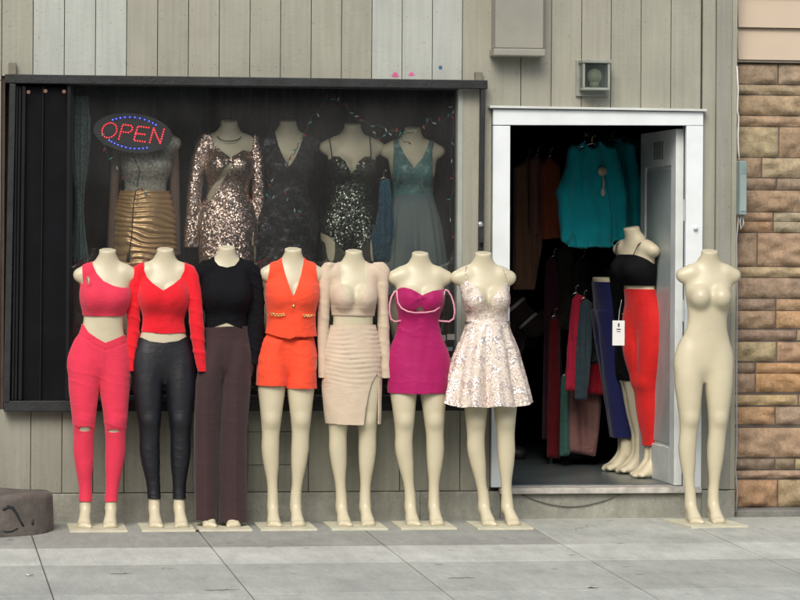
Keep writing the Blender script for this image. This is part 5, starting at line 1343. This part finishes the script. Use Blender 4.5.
def strings():
    wire = m_plain('green_wire',(.02,.07,.045),.5); cols = [m_plain('bulb_clear',(.55,.62,.60),.15), m_plain('bulb_red',(.5,.06,.05),.2), m_plain('bulb_teal',(.10,.42,.40),.2)]
    def one(pts, label, sag=.0):
        P = [U(x,y,.14) for x,y in pts]; P2=[]
        for a,b in zip(P,P[1:]):
            for i in range(6):
                q=i/6; p=a.lerp(b,q); p.z += .006*math.sin(q*12+p.x*9)-.015*math.sin(q*math.pi); p.x+=.004*math.sin(p.z*60); P2.append(p)
        P2.append(P[-1]); o0=P2[0]
        e = empty('string_lights', o0, 0, label, 'string lights')
        m = MB(); m.tube([p-o0 for p in P2], .0022, 5); m.build('wire', wire, e, smooth=True)
        for i,p in enumerate(P2[2::4]):
            m = MB(); q = p-o0; a = rnd.uniform(0,6.28); d = Vector((math.cos(a),-.2,math.sin(a)))*.022
            m.tube([q,q+d*.6,q+d],[.0028,.0045,.0015],6); m.build('bulb', cols[i%3], e, smooth=True)
    one([(284,168),(291,156),(298,144),(303,134),(312,116),(326,98),(334,96),(347,104),(350,112),(364,120),(380,125),(395,130),(412,132),(423,126),(430,118),(440,122),(452,112),(456,98)],'tangled string of tiny lights draped above the dark green and teal dresses')
    one([(100,128),(105,148),(112,160),(124,175),(134,183),(143,190),(150,196)],'string of tiny lights dangling below the lit sign')
    one([(374,130),(378,138),(385,132),(394,130),(402,136),(408,142)],'short string of tiny lights at the neck of the teal dress figure')
    one([(452,96),(454,120),(451,150),(454,180),(450,205),(453,235)],'string of tiny lights hanging down the right edge of the window')
    one([(276,172),(270,186),(268,200),(283,190),(292,200),(298,216),(303,208)],'string of tiny lights hanging over the black lace dress')
    # tinsel column
    p = U(80,96,.2); m = MB(); r_ = random.Random(3); zl = U(80,262,.2).z
    n=46
    for k in range(n):
        a=r_.uniform(0,6.28); rr=r_.uniform(.005,.045); x,y=rr*math.cos(a),rr*math.sin(a)
        m.tube([(x*(1+.5*math.sin(i)),y,-(p.z-zl)*i/7*r_.uniform(.97,1)+.0) for i in range(8)], .0045, 4)
    o = m.build('tinsel_garland', TEALD, None); o.location = p; tag(o,'teal grey tinsel garland hanging at the left end of the window','garland')
strings()
def fluffy():
    drape('scarf','ruffled blue scarf hanging left of the teal dress in the window','scarf',.28,[(380,180),(390,178),(393,200),(395,230),(390,262),(374,262),(371,235),(377,215)],m_fabric('blue_ruffle',(.03,.13,.20),wr=.9,wscale=40),4,2.6,fx=.5,seed=12)
    drape('shawl','grey brown striped shawl draped behind the dark green romper','shawl',.95,[(322,180),(378,180),(384,240),(386,300),(316,300),(318,240)],m_fabric('taupe_cloth',(.07,.06,.05),wr=.5),3,2.6,fx=.2,seed=13)
fluffy()

# ------------------------------------------------------------------ buildings across the street (what the shop glass reflects)
def opposite():
    x = -34
    specs = [(13,7.5,(.20,.15,.12),'plastered brick building across the street with two rows of windows'),(11,9.5,(.16,.17,.17),'taller grey building across the street with three rows of windows'),
             (14,6.8,(.24,.21,.17),'low tan building across the street beside the grey one'),(12,8.6,(.13,.10,.09),'dark brown building across the street at the far end'),(16,7.2,(.2,.2,.19),'wide pale grey building across the street')]
    pane = m_plain('far_dark_pane',(.02,.025,.03),.1)
    for w,h,c,lab in specs:
        e = empty('opposite_building',(x,-25,zr),0,lab,'building','buildings across the street')
        mt_ = m_plain('far_wall',c,.85,var=.15,vscale=1); m = MB(); m.box(.02,w-.02,-8,0,0,h); m.box(0,w,-8.1,.12,h+.002,h+.3); m.build('wall',mt_,e)
        n = int(w//2.4); st = w/n
        for fl in range(int(h//3)):
            for k in range(n):
                m = MB(); a = st*(k+.25); m.box(a,a+st*.5,.002,.06,fl*3+1.0,fl*3+2.5)
                m.build('window',pane,e)
        x += w
opposite()

def litter():
    paper = m_plain('scrap_paper',(.62,.62,.58),.8,var=.05); tw = m_plain('twig_brown',(.13,.11,.085),.9)
    for px,py,w,lab in ((30,576,.022,'tiny white paper scrap on the pavement in front of the concrete drum'),(593,588,.026,'pale dry leaf scrap on the pavement below the sequin dress mannequin'),(163,569,.012,'very small white scrap on the pavement below the black leggings mannequin')):
        p = G(px,py); r_ = random.Random(px); n = 9; V=[(0,0,.006)]
        for k in range(n): a=k*6.283/n; q=w*r_.uniform(.6,1.2); V.append((q*math.cos(a),q*.8*math.sin(a),.003+r_.uniform(0,.010)))
        o = mesh_obj('scrap',V,[(0,1+k,1+(k+1)%n) for k in range(n)],paper,None,solid=.001); o.location = p; tag(o,lab,'scrap','scraps on the pavement')
    for px,py,L_,lab in ((222,591,.16,'thin dark twig on the pavement below the brown trousers mannequin'),(121,575,.11,'short dark twig on the pavement below the pink leggings'),(462,579,.13,'thin twig on the pavement below the magenta dress mannequin')):
        p = G(px,py); r_ = random.Random(px); m = MB(); pts=[(L_*(i/6-.5), r_.uniform(-.008,.008), .004+r_.uniform(0,.003)) for i in range(7)]
        m.tube(pts,[.001,.0016,.0017,.0016,.0014,.0012,.0007],6); m.tube([pts[3],(pts[3][0]+.03,pts[3][1]+.03,.006)],.0009,5)
        o = m.build('twig',tw,None,smooth=True); o.location = p; tag(o,lab,'twig','twigs on the pavement')
litter()

# ------------------------------------------------------------------ camera and light
def setup():
    cam = bpy.data.cameras.new('camera'); co = link(bpy.data.objects.new('camera', cam)); scene.camera = co
    co.location = (0, CAMY, CAMZ); cam.sensor_width = 36; cam.lens = 36*F/800; cam.shift_y = -58/800
    cam.clip_end = 2000; cam.clip_start = .1
    co.rotation_mode = 'QUATERNION'
    m = Matrix.Rotation(-YAW, 4, 'Z') @ Matrix.Rotation(math.pi/2, 4, 'X') @ Matrix.Rotation(ROLL, 4, 'Z')
    co.rotation_quaternion = m.to_quaternion()
    w = bpy.data.worlds.new('World'); scene.world = w; w.use_nodes = True
    nt = w.node_tree; bg = nt.nodes['Background']; sky = nt.nodes.new('ShaderNodeTexSky')
    sky.sky_type = 'NISHITA'; sky.sun_disc = False
    az = SUN_AZ; el = SUN_EL
    sky.sun_elevation = el; sky.sun_rotation = az; sky.dust_density = 4; sky.air_density = 1.0
    nt.links.new(sky.outputs[0], bg.inputs[0]); bg.inputs[1].default_value = SKY
    L = bpy.data.lights.new('sun', 'SUN'); lo = link(bpy.data.objects.new('sun', L))
    L.energy = SUN; L.angle = R(SUN_ANG); L.color = (1,.985,.91)
    d = Vector((math.sin(az)*math.cos(el), math.cos(az)*math.cos(el), math.sin(el)))
    lo.rotation_mode = 'QUATERNION'; lo.rotation_quaternion = d.to_track_quat('Z','Y')
    vs = scene.view_settings; vs.view_transform = 'Standard'; vs.look = 'None'; vs.gamma = 1; vs.exposure = EXPO
    vs.use_curve_mapping = False
SUN_AZ = R(200); SUN_EL = R(42); SUN = 1.5; SUN_ANG = 30; SKY = .12; EXPO = 0.42
setup()
